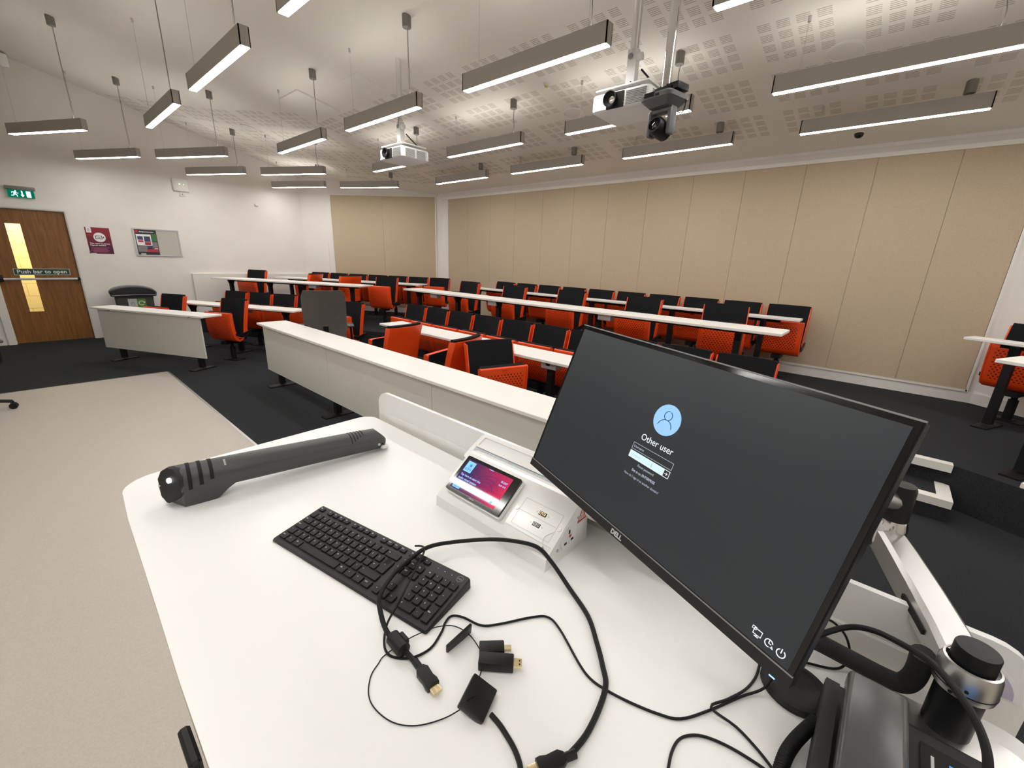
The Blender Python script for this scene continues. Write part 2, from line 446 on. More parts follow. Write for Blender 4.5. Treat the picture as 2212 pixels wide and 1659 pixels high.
# beige acoustic panels on rear wall and the left rear wall (pieces of one cladding each)
PZ0, PZ1 = TIER+.135, H+1.235
def panel_run(name, a, d, edges, z0, z1, m='panel_beige', th=.018, gap=.003):
    mb = MB(); nrm = Vector((d.y, -d.x))
    for s0, s1 in zip(edges[:-1], edges[1:]):
        p = a + d*(s0+gap/2); q = a + d*(s1-gap/2)
        vs = []
        for off in (0.0, th):
            for (w, z) in ((p, z0), (q, z0), (q, z1), (p, z1)): vs.append((w.x+nrm.x*off, w.y+nrm.y*off, z))
        mb.add(vs, [(3, 2, 1, 0), (4, 5, 6, 7), (0, 1, 5, 4), (1, 2, 6, 5), (2, 3, 7, 6), (3, 0, 4, 7)])
    return struct(name, mb, m)
xs = [-7.30, -6.70] + [-6.07+.632*i for i in range(11)] + [.82]
xs = [x for x in xs if x < .83]; xs = [-7.30] + [.255-.632*k for k in range(11, -1, -1)] + [.80]
panel_run('wall_panel_back', Vector((0, YW)), Vector((1, 0)), xs, PZ0, PZ1)
dl = (BL-LC).normalized(); LL = (BL-LC).length
panel_run('wall_panel_left', LC, dl, [.70, 1.87, 3.04], PZ0, PZ1-.02)
# thin white frames round the cladding, skirting, coving, corner post
def strip(mb, a, d, s0, s1, z0, z1, th):
    nrm = Vector((d.y, -d.x)); p = a+d*s0; q = a+d*s1
    vs = [(w.x+nrm.x*o, w.y+nrm.y*o, z) for o in (0, th) for (w, z) in ((p, z0), (q, z0), (q, z1), (p, z1))]
    mb.add(vs, [(3, 2, 1, 0), (4, 5, 6, 7), (0, 1, 5, 4), (1, 2, 6, 5), (2, 3, 7, 6), (3, 0, 4, 7)])
B0 = Vector((0, YW)); EX = Vector((1, 0))
mb = MB(); strip(mb, B0, EX, -7.32, .815, PZ0-.025, PZ0-.002, .026); strip(mb, B0, EX, .802, .822, PZ0-.02, PZ1, .026); strip(mb, B0, EX, -7.325, -7.302, PZ0-.02, PZ1, .026)
strip(mb, LC, dl, 3.042, 3.06, PZ0, PZ1-.02, .026); strip(mb, LC, dl, .685, .698, PZ0, PZ1-.02, .022); strip(mb, LC, dl, .685, 3.06, PZ1-.02, PZ1-.005, .022)
struct('trim_panel_frame', mb, 'trim_white')
mb = MB(); strip(mb, B0, EX, BL.x, BR.x, TIER, TIER+.11, .016); struct('baseboard_back', mb, 'trim_white')
mb = MB(); strip(mb, LC, dl, 0, LL, TIER, TIER+.11, .016); struct('baseboard_left_rear', mb, 'trim_white')
dr = (RC-BR).normalized(); mb = MB(); strip(mb, BR, dr, 0, (RC-BR).length, TIER, TIER+.11, .016); struct('baseboard_right_rear', mb, 'trim_white')
mb = MB(); mb.box2((XL, YF, 0), (XL+.016, DY0-.09, .12)); mb.box2((XL, DY1+.09, 0), (XL+.016, 2.2, .12)); struct('baseboard_left', mb, 'trim_white')
mb = MB(); zc = cz(YW)
prof = [(0, -.10), (.03, -.10), (.035, -.06), (.09, -.015), (.095, .02), (0, .02)]
vs = [(x, YW-p, zc+q) for x in (BL.x, BR.x) for p, q in prof]; k = len(prof)
mb.add(vs, [tuple(range(k)), tuple(reversed(range(k, 2*k)))] + [(i, k+i, k+(i+1) % k, (i+1) % k) for i in range(k)])
struct('trim_coving', mb, 'trim_white')
mb = MB(); mb.prism([(BL.x, YW-.006), (BL.x+.18, YW-.006), (BL.x+.18, YW), (BL.x, YW)], TIER, zc); struct('trim_corner', mb, 'trim_white')
# low boxed-out upstand along the left wall behind the wing seating
mb = MB(); mb.prism([(XL, 2.15), (XL+.07, 2.15), (XL+.07, 4.32), tuple(LC + dl*.66 + Vector((dl.y, -dl.x))*.07), tuple(LC + dl*.66), tuple(LC)], 0, H-.468)
struct('trim_upstand', mb, 'trim_white')
# flush access hatch in the left rear wall
mb = MB(); strip(mb, LC, dl, .105, .56, H-.40, H+.205, .008); struct('trim_wall_hatch', mb, 'trim_white')
# ceiling hatches
def ceil_rect(name, x0, x1, y0, y1, drop, m, gap=True):
    mb = MB(); vs = [(x, y, cz(y)-d) for d in (-.01, drop) for (x, y) in ((x0, y0), (x1, y0), (x1, y1), (x0, y1))]
    mb.add(vs, [(0, 1, 2, 3), (7, 6, 5, 4), (0, 4, 5, 1), (1, 5, 6, 2), (2, 6, 7, 3), (3, 7, 4, 0)])
    return struct(name, mb, m)
ceil_rect('trim_ceiling_hatch', -6.50, -5.95, 2.65, 3.20, .02, 'wall_white')
ceil_rect('trim_access_panel', -5.15, -4.82, 2.81, 3.14, .004, 'trim_white')
ceil_rect('trim_flush_panel', -1.04, -.74, 5.72, 6.05, .004, 'trim_white')

# ------------------------------------------------------------------ door in the left wall
door = thing('door_1', 'brown wooden fire door with tall narrow glass strip in the left wall', None, (XL, 0, 0)); door['kind'] = 'structure'
yl0, yl1 = DY0+.02, DY1-.02
mb = MB(); gx0, gx1, gz0, gz1 = -.04, .115, H-1.058, H+.268
for (a, b, c, d) in ((yl0, gx0, .01, DZ-.02), (gx1, yl1, .01, DZ-.02), (gx0, gx1, .01, gz0), (gx0, gx1, gz1, DZ-.02)):
    mb.box2((-.075, a, c), (-.03, b, d))
mb.build('leaf', 'door_wood', door, smooth=False)
def glass_mat():
    m = bpy.data.materials.new('glass_clear'); m.use_nodes = True; n, l = nodes_of(m); n.clear()
    o = n.new('ShaderNodeOutputMaterial'); t = n.new('ShaderNodeBsdfTransparent'); g = n.new('ShaderNodeBsdfGlossy'); g.inputs['Roughness'].default_value = .02
    t.inputs['Color'].default_value = (.95, .94, .88, 1)
    mx = n.new('ShaderNodeMixShader'); f = n.new('ShaderNodeFresnel'); f.inputs['IOR'].default_value = 1.45
    l.new(f.outputs[0], mx.inputs[0]); l.new(t.outputs[0], mx.inputs[1]); l.new(g.outputs[0], mx.inputs[2]); l.new(mx.outputs[0], o.inputs[0]); M['glass_clear'] = m
glass_mat()
mb = MB(); mb.box2((-.055, gx0, gz0), (-.05, gx1, gz1)); mb.build('pane', 'glass_clear', door, smooth=False)
mb = MB()
for y0, y1, z0, z1 in ((DY0-.07, DY0+.005, 0, DZ+.07), (DY1-.005, DY1+.07, 0, DZ+.07), (DY0+.005, DY1-.005, DZ-.005, DZ+.07)):
    mb.box2((-.0, y0, z0), (.026, y1, z1))
for y0, y1, z0, z1 in ((DY0, DY0+.018, 0, DZ), (DY1-.018, DY1, 0, DZ), (DY0+.018, DY1-.018, DZ-.018, DZ)): mb.box2((-.12, y0, z0), (.012, y1, z1))
mb.build('frame', 'trim_white', door, smooth=False)
bar = MB(); zb = H-.548; bar.tube([(.045, -.21, zb), (.045, .585, zb)], .017, 12, smooth=1); b_ = bar.build('push_bar', 'light_grey', door)
mb = MB(); mb.rbox((0, -.235, zb+.01), (.10, .05, .10), .012); mb.rbox((0, .60, zb), (.10, .035, .045), .006); mb.build('bar_bracket', 'black_plastic', b_)
sg = thing('door_sign', 'green push bar to open sign stuck across the wooden door', 'sign', (XL-.027, .213, H-.441))
mb = MB(); mb.box((0, 0, 0), (.004, .61, .098)); mb.build('panel', 'sign_green', sg, smooth=False)
mb = MB(); 
o_ = rrect(.61, .098, .001, 1); i_ = rrect(.594, .084, .001, 1)
mb.ring(o_, i_, .002, .003, XF((0, 0, 0), (0, 1, 0), (0, 0, 1))); mb.build('border', 'sticker_grey', sg, smooth=False)
mb = MB(); text(mb, 'Push bar to open', .078, XF((.0032, 0, -.022), (0, 1, 0), (0, 0, 1)), 'CENTER', 1.0, .001); mb.build('lettering', 'white_paint', sg, smooth=False)
# corridor behind the door
mb = MB(); mb.box2((XL-1.25, -1.6, -.05), (XL-1.2, 2.2, 2.6)); struct('wall_corridor', mb, 'corridor_block')
mb = MB(); mb.box2((XL-1.25, -1.6, -.05), (XL-.15, 2.2, 0)); struct('floor_corridor', mb, 'carpet')
mb = MB(); mb.box2((XL-1.25, -1.6, 2.6), (XL-.15, 2.2, 2.65)); mb.box2((XL-1.25, -1.65, 0), (XL-.15, -1.6, 2.65)); mb.box2((XL-1.25, 2.2, 0), (XL-.15, 2.25, 2.65)); struct('ceiling_corridor', mb, 'wall_white')
def area(name, loc, sx, sy, power, c=(1, .95, .85)):
    L = bpy.data.lights.new(name, 'AREA'); L.shape = 'RECTANGLE'; L.size = sx; L.size_y = sy; L.energy = power; L.color = c
    o = bpy.data.objects.new(name, L); col.objects.link(o); o.location = loc; return o
area('corridor_lamp', (XL-.7, .3, 2.58), .3, 1.2, 62, (1, .86, .58))

# ------------------------------------------------------------------ things on the left wall
YX = ((0, 1, 0), (0, 0, 1))
ex = thing('exit_sign', 'illuminated green running man exit sign above the wooden door', 'sign', (XL, .212, H+.70))
mb = MB(); mb.rbox((.035, 0, .075), (.07, .31, .05), .012); mb.build('housing', 'canister', ex)
mb = MB(); mb.box((.035, -.0, -.005), (.012, .268, .105)); mb.build('panel', 'exit_green', ex, smooth=False)
mb = MB(); T = XF((.0425, 0, -.005), *YX)
mb.prism([(.052, -.042), (.098, -.042), (.098, .042), (.052, .042)], 0, .0006, T)
mb.prism([(.004, .045), (.018, .045), (.018, -.012), (.030, -.012), (.011, -.045), (-.008, -.012), (.004, -.012)], 0, .0006, T)
mb.prism(circ(.010, 12, -.052, .034), 0, .0006, T)
for a, b, w in (((-.058, .022), (-.070, -.008), .020), ((-.060, .018), (-.036, .006), .009), ((-.036, .006), (-.026, .010), .008), ((-.062, .018), (-.088, .022), .009), ((-.088, .022), (-.094, .006), .008),
                ((-.068, -.006), (-.046, -.016), .011), ((-.046, -.016), (-.042, -.042), .010), ((-.072, -.006), (-.078, -.026), .011), ((-.078, -.026), (-.102, -.028), .010)):
    d = Vector((b[0]-a[0], b[1]-a[1])); q = Vector((-d.y, d.x)).normalized()*w/2
    mb.prism([(a[0]-q.x, a[1]-q.y), (b[0]-q.x, b[1]-q.y), (b[0]+q.x, b[1]+q.y), (a[0]+q.x, a[1]+q.y)], 0, .0006, T)
mb.build('pictogram', 'exit_white', ex, smooth=False)
# lecture capture poster
po = thing('poster', 'maroon lecture capture poster with white camera symbol beside the door', 'poster', (XL, .96, H+.067))
mb = MB(); w, h = .30, .42
for i in range(12):
    mb.use(0 if i > 7 else 1 if i > 3 else 2); mb.box((.001, 0, -h/2+(i+.5)*h/12), (.004, w, h/12))
mb.build('sheet', ['maroon_hi', 'maroon', 'maroon_lo'], po, smooth=False)
T = XF((.0032, 0, 0), *YX)
mb = MB(); mb.prism([(-.135, .125), (-.075, .125), (-.075, .21), (-.135, .21)], 0, .0005, T); mb.build('logo_tile', 'white_paint', po, smooth=False)
mb = MB(); mb.prism([(-.14, -.207), (-.07, -.207), (-.07, -.197), (-.14, -.197)], 0, .0005, T); mb.build('footer_tab', 'white_paint', po, smooth=False)
mb = MB(); mb.prism(circ(.075, 32, .01, .055), 0, .0005, T)
mb.build('emblem', 'white_paint', po, smooth=False)
T = XF((.004, 0, 0), *YX)
mb = MB(); mb.ring(rrect(.085, .055, .008, 4, 0, .055), rrect(.068, .038, .004, 4, 0, .055), 0, .0005, T); mb.prism([(.046, .055), (.064, .036), (.064, .074)], 0, .0005, T)
mb.tube([T @ Vector((-.022, .058, 0)), T @ Vector((0, .048, 0)), T @ Vector((.022, .058, 0))], .003, 6)
for i in range(5): mb.box((.004, -.105, .19-.012*i), (.0008, .02+.012*(i % 2), .004))
mb.build('camera_symbol', 'maroon_lo', po, smooth=False)
mb = MB(); text(mb, 'This room is Lecture', .031, XF((.0034, -.125, -.055), *YX), 'LEFT', .92, .0006); text(mb, 'Capture enabled', .031, XF((.0034, -.125, -.083), *YX), 'LEFT', .92, .0006)
mb.build('lettering', 'white_paint', po, smooth=False)
mb = MB()
for i in range(6): mb.box((.0035, -.01-.012*(i % 2), -.112-.0135*i), (.0006, .225-.03*(i % 3), .006))
mb.build('small_print', 'pink_text', po, smooth=False)
# notice board
nb = thing('notice_board', 'aluminium framed notice board with half blank panel on the white wall', 'notice board', (XL, 1.73, H+.074))
bw, bh = .655, .465
mb = MB(); mb.ring(rrect(bw, bh, .006, 2), rrect(bw-.036, bh-.036, .002, 2), 0, .022, XF((0, 0, 0), *YX)); mb.build('frame', 'light_grey', nb)
mb = MB(); mb.box((.006, 0, 0), (.01, bw-.03, bh-.03)); mb.build('board', 'board_surface', nb, smooth=False)
ps = MB(); ps.box((.0125, -.150, 0), (.002, .30, .425)); ps_ = ps.build('printed_notice', 'poster_dark', nb, smooth=False)
def patch(name, mt, rects, parent, off=.0142):
    for (a, b, c, d) in rects:
        q = MB(); q.box2((off, a, b), (off+.0006, c, d)); q.build(name, mt, parent, smooth=False)
patch('white_block', 'white_paint', [(-.29, -.055, -.085, .135)], ps_)
patch('green_block', 'poster_green', [(-.08, .02, -.005, .145)], ps_)
patch('grey_block', 'poster_grey', [(-.085, -.09, -.01, .01), (-.29, -.165, -.16, -.065)], ps_)
patch('blue_block', 'poster_blue', [(-.275, .04, -.20, .10), (-.185, .01, -.10, .10), (-.16, -.10, -.09, -.065)], ps_, .015)
patch('red_block', 'poster_red', [(-.185, -.045, -.10, .005), (-.27, .0, -.20, .03), (-.17, -.165, -.01, -.115), (-.10, -.11, -.01, -.095), (-.295, .155, -.25, .205)], ps_, .015)
mb = MB(); text(mb, 'Emergency Information', .026, XF((.0145, -.235, .168), *YX), 'LEFT', .80, .0006); mb.box((.0145, -.23, -.20), (.001, .07, .014)); mb.box((.0158, -.04, -.105), (.001, .05, .012)); mb.build('lettering', 'white_paint', ps_, smooth=False)
# wireless access point
ap = thing('access_point', 'square white wireless access point with two green lights on the left wall', 'access point', (XL, 2.215, H+1.10))
mb = MB(); mb.rbox((.02, 0, 0), (.04, .245, .225), .018, 3); mb.build('housing', 'ivory', ap)
mb = MB(); mb.cyl((.038, -.015, .015), (.0425, -.015, .015), .008); mb.cyl((.038, .045, .012), (.0425, .045, .012), .006); mb.build('indicator', 'led_green', ap)
sk = thing('wall_socket', 'small white data socket just below the wireless access point', 'socket', (XL, 2.225, H+.945))
mb = MB(); mb.rbox((.008, 0, 0), (.016, .085, .075), .004); mb.build('faceplate', 'ivory', sk)
mb = MB(); mb.box((.0165, 0, 0), (.002, .012, .014)); mb.build('port', 'slot_black', sk)
sn = MB(); sn.rbox((.012, 0, 0), (.024, .065, .055), .006); sn.rbox((.016, 0, -.008), (.026, .05, .025), .006)
tag(sn.build('wall_sensor', 'ivory', None, (XL, 3.45, H+.895)), 'small white sensor alone high on the left wall past the access point', 'sensor')
# white loudspeaker on a ceiling drop, top left
sp = thing('loudspeaker', 'small white loudspeaker hung from the ceiling at the far left', 'speaker', (-9.9, .37, H+2.42))
mb = MB(); mb.rbox((0, 0, 0), (.11, .12, .16), .014, 2, Matrix.Rotation(R(18), 4, 'Y')); mb.build('cabinet', 'proj_white', sp)
mb = MB(); mb.tube([(0, 0, .07), (-.02, -.02, .12), (-.02, -.02, cz(.37, -9.9)-H-2.42+.02)], .008, 8); mb.build('stem', 'ivory', sp)
# recycling bin
bn = thing('recycling_bin', 'dark recycling bin with black domed lid against the left wall', 'bin', (-9.73, 1.19, 0), R(-4))
mb = MB(); mb.loft([[(x*1.0, y*1.0, z) for x, y in rrect(.30, .46, .03)] for z in (0.0,)] + [[(x*1.12, y*1.08, .74) for x, y in rrect(.30, .46, .03)]]); mb.build('body', 'bin_grey', bn)
mb = MB()
arch = [(-.29, .735), (.29, .735), (.305, .79)] + [(.30*math.cos(R(a)), .80+.10*math.sin(R(a))) for a in range(10, 171, 16)] + [(-.305, .79)]
mb.loft([[(x, y*k, .735+(z-.735)*k) for y, z in arch] for x, k in ((-.21, .93), (-.19, 1), (.17, 1), (.205, .93))]); mb.build('lid', 'bin_lid', bn)
mb = MB(); mb.tube([(.215, -.28, .755), (.225, 0, .765), (.215, .28, .755)], .006, 6); mb.build('rim', 'mid_grey', bn)
T = XF((.171, 0, .60), (0, 1, 0), (-.02, 0, 1))
mb = MB(); mb.prism([(-.095, -.09), (.02, -.09), (.02, .095), (-.095, .095)], 0, .003, T); mb.build('waste_sticker', 'sticker_grey', bn, smooth=False)
mb = MB(); mb.prism([(.02, -.09), (.135, -.09), (.135, .095), (.02, .095)], 0, .003, T); g_ = mb.build('recycle_sticker', 'sticker_green', bn, smooth=False)
mb = MB(); mb.ring(circ(.040, 20, .075, .02, 40, 330), circ(.029, 20, .075, .02, 40, 330), .003, .0045, T) if False else None
pts = circ(.034, 14, .075, .022, 30, 320)
mb.tube([T @ Vector((x, y, .004)) for x, y in pts], .006, 6, smooth=1); mb.prism([(.098, .045), (.132, .04), (.108, .015)], .003, .005, T); mb.box2((.174, .045, .525), (.176, .108, .535)); mb.build('arrow', 'white_paint', g_)
mb = MB(); mb.ring(rrect(.045, .06, .01, 3, -.037, .0), rrect(.032, .047, .006, 3, -.037, .0), .003, .0042, T); mb.prism([(-.066, .036), (-.008, .036), (-.008, .044), (-.066, .044)], .003, .0042, T); mb.build('symbol', 'mid_grey', bn)

# ------------------------------------------------------------------ pendant strip lights
LZ = H + 1.235; LL_ = 1.25; BW, BH = .062, .112
def make_light(x, y, rz, zc_l, zc_r, label, group, up=True):
    t = thing('pendant_light', label, 'light', (x, y, LZ), rz, group)
    mb = MB(); w = BW/2
    mb.box((0, w-.003, BH/2+.003), (LL_, .006, BH)); mb.box((0, -w+.003, BH/2+.003), (LL_, .006, BH))
    mb.box((-LL_/2+.004, 0, BH/2+.003), (.008, BW, BH)); mb.box((LL_/2-.004, 0, BH/2+.003), (.008, BW, BH)); mb.box((0, 0, BH*.5), (LL_-.02, BW-.012, .05))
    mb.build('housing', 'lamp_grey', t, smooth=False)
    mb = MB(); mb.box((0, 0, .003), (LL_-.016, BW-.012, .006)); mb.build('diffuser', 'led_strip', t, smooth=False)
    if up:
        mb = MB(); mb.box((0, 0, BH-.008), (LL_-.016, BW-.012, .006)); mb.build('uplight', 'led_up', t, smooth=False)
    for sx, zc_ in ((-1, zc_l), (1, zc_r)):
        xx = sx*(LL_/2-.15); hh = zc_-LZ
        mb = MB(); mb.cyl((xx, 0, BH), (xx, 0, hh), .0016, n=6); mb.cyl((xx, 0, BH-.03), (xx, 0, BH+.03), .005, n=8)
        if sx < 0: mb.cyl((xx, 0, hh-.035), (xx, 0, hh+.01), .011, n=12)
        mb.build('suspension_wire', 'steel', t)
    hh = zc_r-LZ; xx = LL_/2-.15
    mb = MB(); mb.tube([(xx+.01, 0, BH-.01), (xx+.018, 0, BH+.08), (xx+.004, .004, (BH+hh)/2), (xx+.012, 0, hh-.09)], .003, 6); mb.build('power_cord', 'canister', t)
    mb = MB(); mb.lathe([(.030, hh-.088), (.036, hh-.084), (.036, hh+.012)], 20, Matrix.Translation((xx, 0, 0))); mb.build('ceiling_canister', 'canister', t)
    return t
ROWY = [1.21, 2.55, 3.93, 5.165]; COLX = [-6.40+.625, -4.63+.625, -2.80+.625, -.96+.625]
rown = ['nearest the lectern', 'second from the lectern', 'third from the lectern', 'nearest the beige rear wall']
for i, y in enumerate(ROWY):
    for j, x in enumerate(COLX):
        if i == 0 and j == 3: continue
        make_light(x, y, 0, cz(y), cz(y), 'grey pendant strip light, %s from left in the centre row %s' % (ORD[j], rown[i]), 'pendant strip lights over the centre seats', i < 3)
WL = [(-7.746, .501), (-9.075, 1.155), (-7.803, 1.898), (-9.123, 2.532), (-7.847, 3.298), (-9.256, 3.974), (-7.924, 4.734)]
wn = ['nearest exit door', 'second from exit door', 'third from exit door', 'fourth from exit door', 'fifth from exit door', 'sixth from exit door', 'nearest left beige panel']
for (x, y), n_ in zip(WL, wn):
    dx = math.sin(W26)*.475
    make_light(x, y, R(26.2), cz(y-dx, x-.43), cz(y+dx, x+.43), 'angled dark grey pendant strip light over left seating, ' + n_, 'angled pendant lights over the left seats', y < 4.5)
# unseen pendants mirrored from the left wing, added to light the right side
for (x, y) in WL[2:]:
    dx = math.sin(W26)*.475
    make_light(2*CX-x, y, R(-26.2), cz(y+dx), cz(y-dx), 'unseen added angled pendant strip light over the right seating, beyond the photo edge', 'added angled pendant lights over the right seats')
for yy in (-.12, -1.45):  # unseen rows added to brighten the lectern and reflect in its screens
    for x in COLX[1:] + [1.5]:
        make_light(x, yy, 0, cz(yy, x), cz(yy, x), 'unseen added pendant strip light above the lectern side, beyond the photo edge', 'added pendant lights above the lectern')

# ------------------------------------------------------------------ ceiling items
def ceil_T(x, y):
    return Matrix.Translation((x, y, cz(y))) @ Matrix.Rotation(-math.atan(.185), 4, 'X')
for (x, y), lb in (((-5.41, 3.25), 'round ceiling loudspeaker beside the square access panel'), ((-3.056, 4.417), 'round ceiling loudspeaker above the right projector'), ((-.63, 4.415), 'round ceiling loudspeaker above the rightmost long strip light'), ((-8.25, 2.85), 'round ceiling loudspeaker over the left seating')):
    mb = MB(); T = ceil_T(x, y)
    t = thing_m('ceiling_speaker', lb, 'speaker', T, 'round ceiling loudspeakers')
    mb.lathe([(.125, .004), (.125, -.006), (.112, -.010), (.108, -.004)], 32); mb.build('bezel', 'trim_white', t)
    mb = MB(); mb.lathe([(.108, -.004), (.05, -.009), (.001, -.010)], 32); mb.build('grille', 'ivory', t)
t = thing_m('smoke_detector', 'small yellowish round detector on the slotted ceiling', 'detector', ceil_T(-3.01, 3.836))
mb = MB(); mb.lathe([(.034, .002), (.034, -.010), (.028, -.014)], 20); mb.build('base', 'ivory', t)
mb = MB(); mb.lathe([(.018, -.014), (.016, -.026), (.004, -.03)], 16); mb.build('sensor_head', 'yellow_sensor', t)
t = thing_m('dome_camera', 'small black dome camera on the ceiling near the beige wall', 'camera', ceil_T(-.558, 5.80))
mb = MB(); mb.lathe([(.05, .002), (.05, -.008), (.044, -.012)], 24); mb.build('base', 'ivory', t)
mb = MB(); mb.lathe([(.04, -.012)] + [(.04*math.cos(R(a)), -.012-.04*math.sin(R(a))) for a in range(10, 90, 10)] + [(.002, -.052)], 24); mb.build('dome', 'black_gloss', t)

# projectors: white box under a bracket on a white pole
def make_projector(x, label, polex):
    yb = 2.72; z0 = H+.947; W, D, Hh = .403, .34, .105
    t = thing('projector', label, 'projector', (x, yb, z0), 0, 'ceiling projectors')
    mb = MB(); mb.loft([[(px, py, z) for px, py in rrect(W-i, D-i, .03, 5, 0, D/2)] for z, i in ((0, .03), (.012, 0), (Hh-.01, 0), (Hh, .012))]); mb.build('body', 'proj_white', t)
    # front recess with lens, louvres
    mb = MB(); mb.box((-.025, -.002, .052), (.118, .012, .088)); lb = mb.build('lens_bay', 'slot_black', t, smooth=False)
    T = Matrix.Translation((-.05, -.006, .058)) @ Matrix.Rotation(R(90), 4, 'X')
    mb = MB(); mb.lathe([(.040, -.02), (.046, .012), (.046, .030), (.041, .030), (.030, .004), (.028, -.01)], 28, T); ln = mb.build('lens_barrel', 'black_plastic', lb)
    mb = MB(); mb.lathe([(.029, .002), (.02, .008), (.008, .010), (.001, .0105)], 20, T); mb.build('lens_glass', 'chrome', lb)
    mb = MB()
    for i in range(9): mb.box((.115, -.001, .018+.0088*i), (.135, .008, .0042))
    mb.build('front_louvre', 'mid_grey', t, smooth=False)
    mb = MB()
    for i in range(8): mb.box((W/2, .10, .018+.0095*i), (.006, .11, .004)); mb.box((W/2, .235, .018+.0095*i), (.006, .11, .004))
    mb.build('side_louvre', 'mid_grey', t, smooth=False)
    mb = MB(); text(mb, 'EPSON', .020, XF((-.105, -.0025, .058), (-1, 0, 0), (0, 0, -1)), 'CENTER', 1, .0004); mb.build('lettering', 'mid_grey', t, smooth=False)
    mb = MB(); mb.box((-.178, -.001, .014), (.008, .006, .008)); mb.build('indicator', 'led_blue', t, smooth=False)
    px = polex - x; ph = cz(2.876) - z0
    mb = MB(); mb.rbox((0, .165, Hh+.028), (W-.03, .30, .012), .004); mb.cyl((-.12, .06, Hh-.005), (-.12, .06, Hh+.03), .012); mb.cyl((.12, .06, Hh-.005), (.12, .06, Hh+.03), .012)
    mb.prism([(-.11+px, Hh+.03), (.02+px, Hh+.03), (.02+px, Hh+.07), (-.03+px, Hh+.085)], -.17, -.15, XF((0, 0, 0), (1, 0, 0), (0, 0, 1)) @ Matrix.Identity(4))
    mb.build('mount_plate', 'proj_white', t)
    mb = MB(); mb.box((px, .157, Hh+.15), (.060, .05, .235)); mb.cyl((px+.03, .157, Hh+.22), (px+.062, .157, Hh+.22), .022); br = mb.build('bracket', 'proj_white', t)
    mb = MB(); mb.lathe([(.017, 0), (.017, .006), (.010, .008)], 16, Matrix.Translation((px-.006, .130, Hh+.225)) @ Matrix.Rotation(R(90), 4, 'X')); mb.build('bolt', 'mid_grey', br)
    mb = MB(); mb.cyl((px+.01, .133, Hh+.08), (px+.01, .126, Hh+.08), .004); mb.build('bolt', 'black_metal', br)
    mb = MB(); mb.cyl((px, .157, Hh+.24), (px, .157, ph+.03), .027, n=20); mb.build('pole', 'chrome', t)
    mb = MB(); mb.tube([(px+.045, .19, Hh+.16), (px+.10, .22, Hh+.10), (px+.155, .27, Hh+.035)], .006, 6); mb.build('cable', 'rubber', t)
    return t
make_projector(-1.545, 'white ceiling projector on pole above the right seats beside the black camera', -1.555)
make_projector(-4.115, 'white ceiling projector on pole, farther one left of the other', -4.145)
# pan-tilt camera on a chrome pole
pz = thing('tracking_camera', 'dark grey pan and tilt camera hanging from a chrome pole', 'camera', (-1.14, 2.50, H+.885), R(-12))
mb = MB(); mb.loft([[(x*a, y*a, z) for x, y in rrect(.20, .19, .035, 5)] for z, a in ((.0, .86), (-.012, 1.0), (-.03, .98), (-.065, .60))]); mb.box((0, .05, .012), (.13, .07, .03)); mb.build('base', 'ptz_grey', pz)
mb = MB(); mb.box((-.03, -.092, -.012), (.06, .012, .02)); mb.box((.02, -.096, -.020), (.02, .006, .01)); mb.build('sensor_window', 'slot_black', pz)
mb = MB(); mb.loft([[(x, y, z) for x, y in rrect(.11, .08, .02)] for z in (0, .03)] ); mb.rbox((.03, .03, .03), (.12, .10, .035), .006); mb.build('mount_adapter', 'black_plastic', pz)
mb = MB(); mb.rbox((0, 0, -.075), (.145, .055, .03), .010, 2)
for s_ in (-1, 1): mb.rbox((s_*.062, -.005, -.135), (.026, .06, .13), .012, 2)
yk = mb.build('yoke', 'ptz_grey', pz)
mb = MB(); T = Matrix.Translation((0, -.005, -.165)) @ Matrix.Rotation(R(75), 4, 'X')
mb.lathe([(.020, -.06), (.043, -.045), (.048, 0), (.047, .045), (.040, .062), (.034, .062), (.030, .05), (.002, .045)], 28, T); mb.build('camera_head', 'black_plastic', yk)
mb = MB(); mb.lathe([(.026, .052), (.015, .058), (.001, .06)], 20, T); mb.build('lens', 'black_gloss', yk)
mb = MB(); mb.cyl((0, .0, .03), (0, .0, cz(2.5)-H-.885+.03), .025, n=20); mb.build('pole', 'chrome', pz)
mb = MB(); mb.tube([(.07, .04, .02), (.10, .05, -.04), (.085, .05, -.09), (.06, .04, -.08)], .003, 6); mb.build('cable', 'rubber', pz)

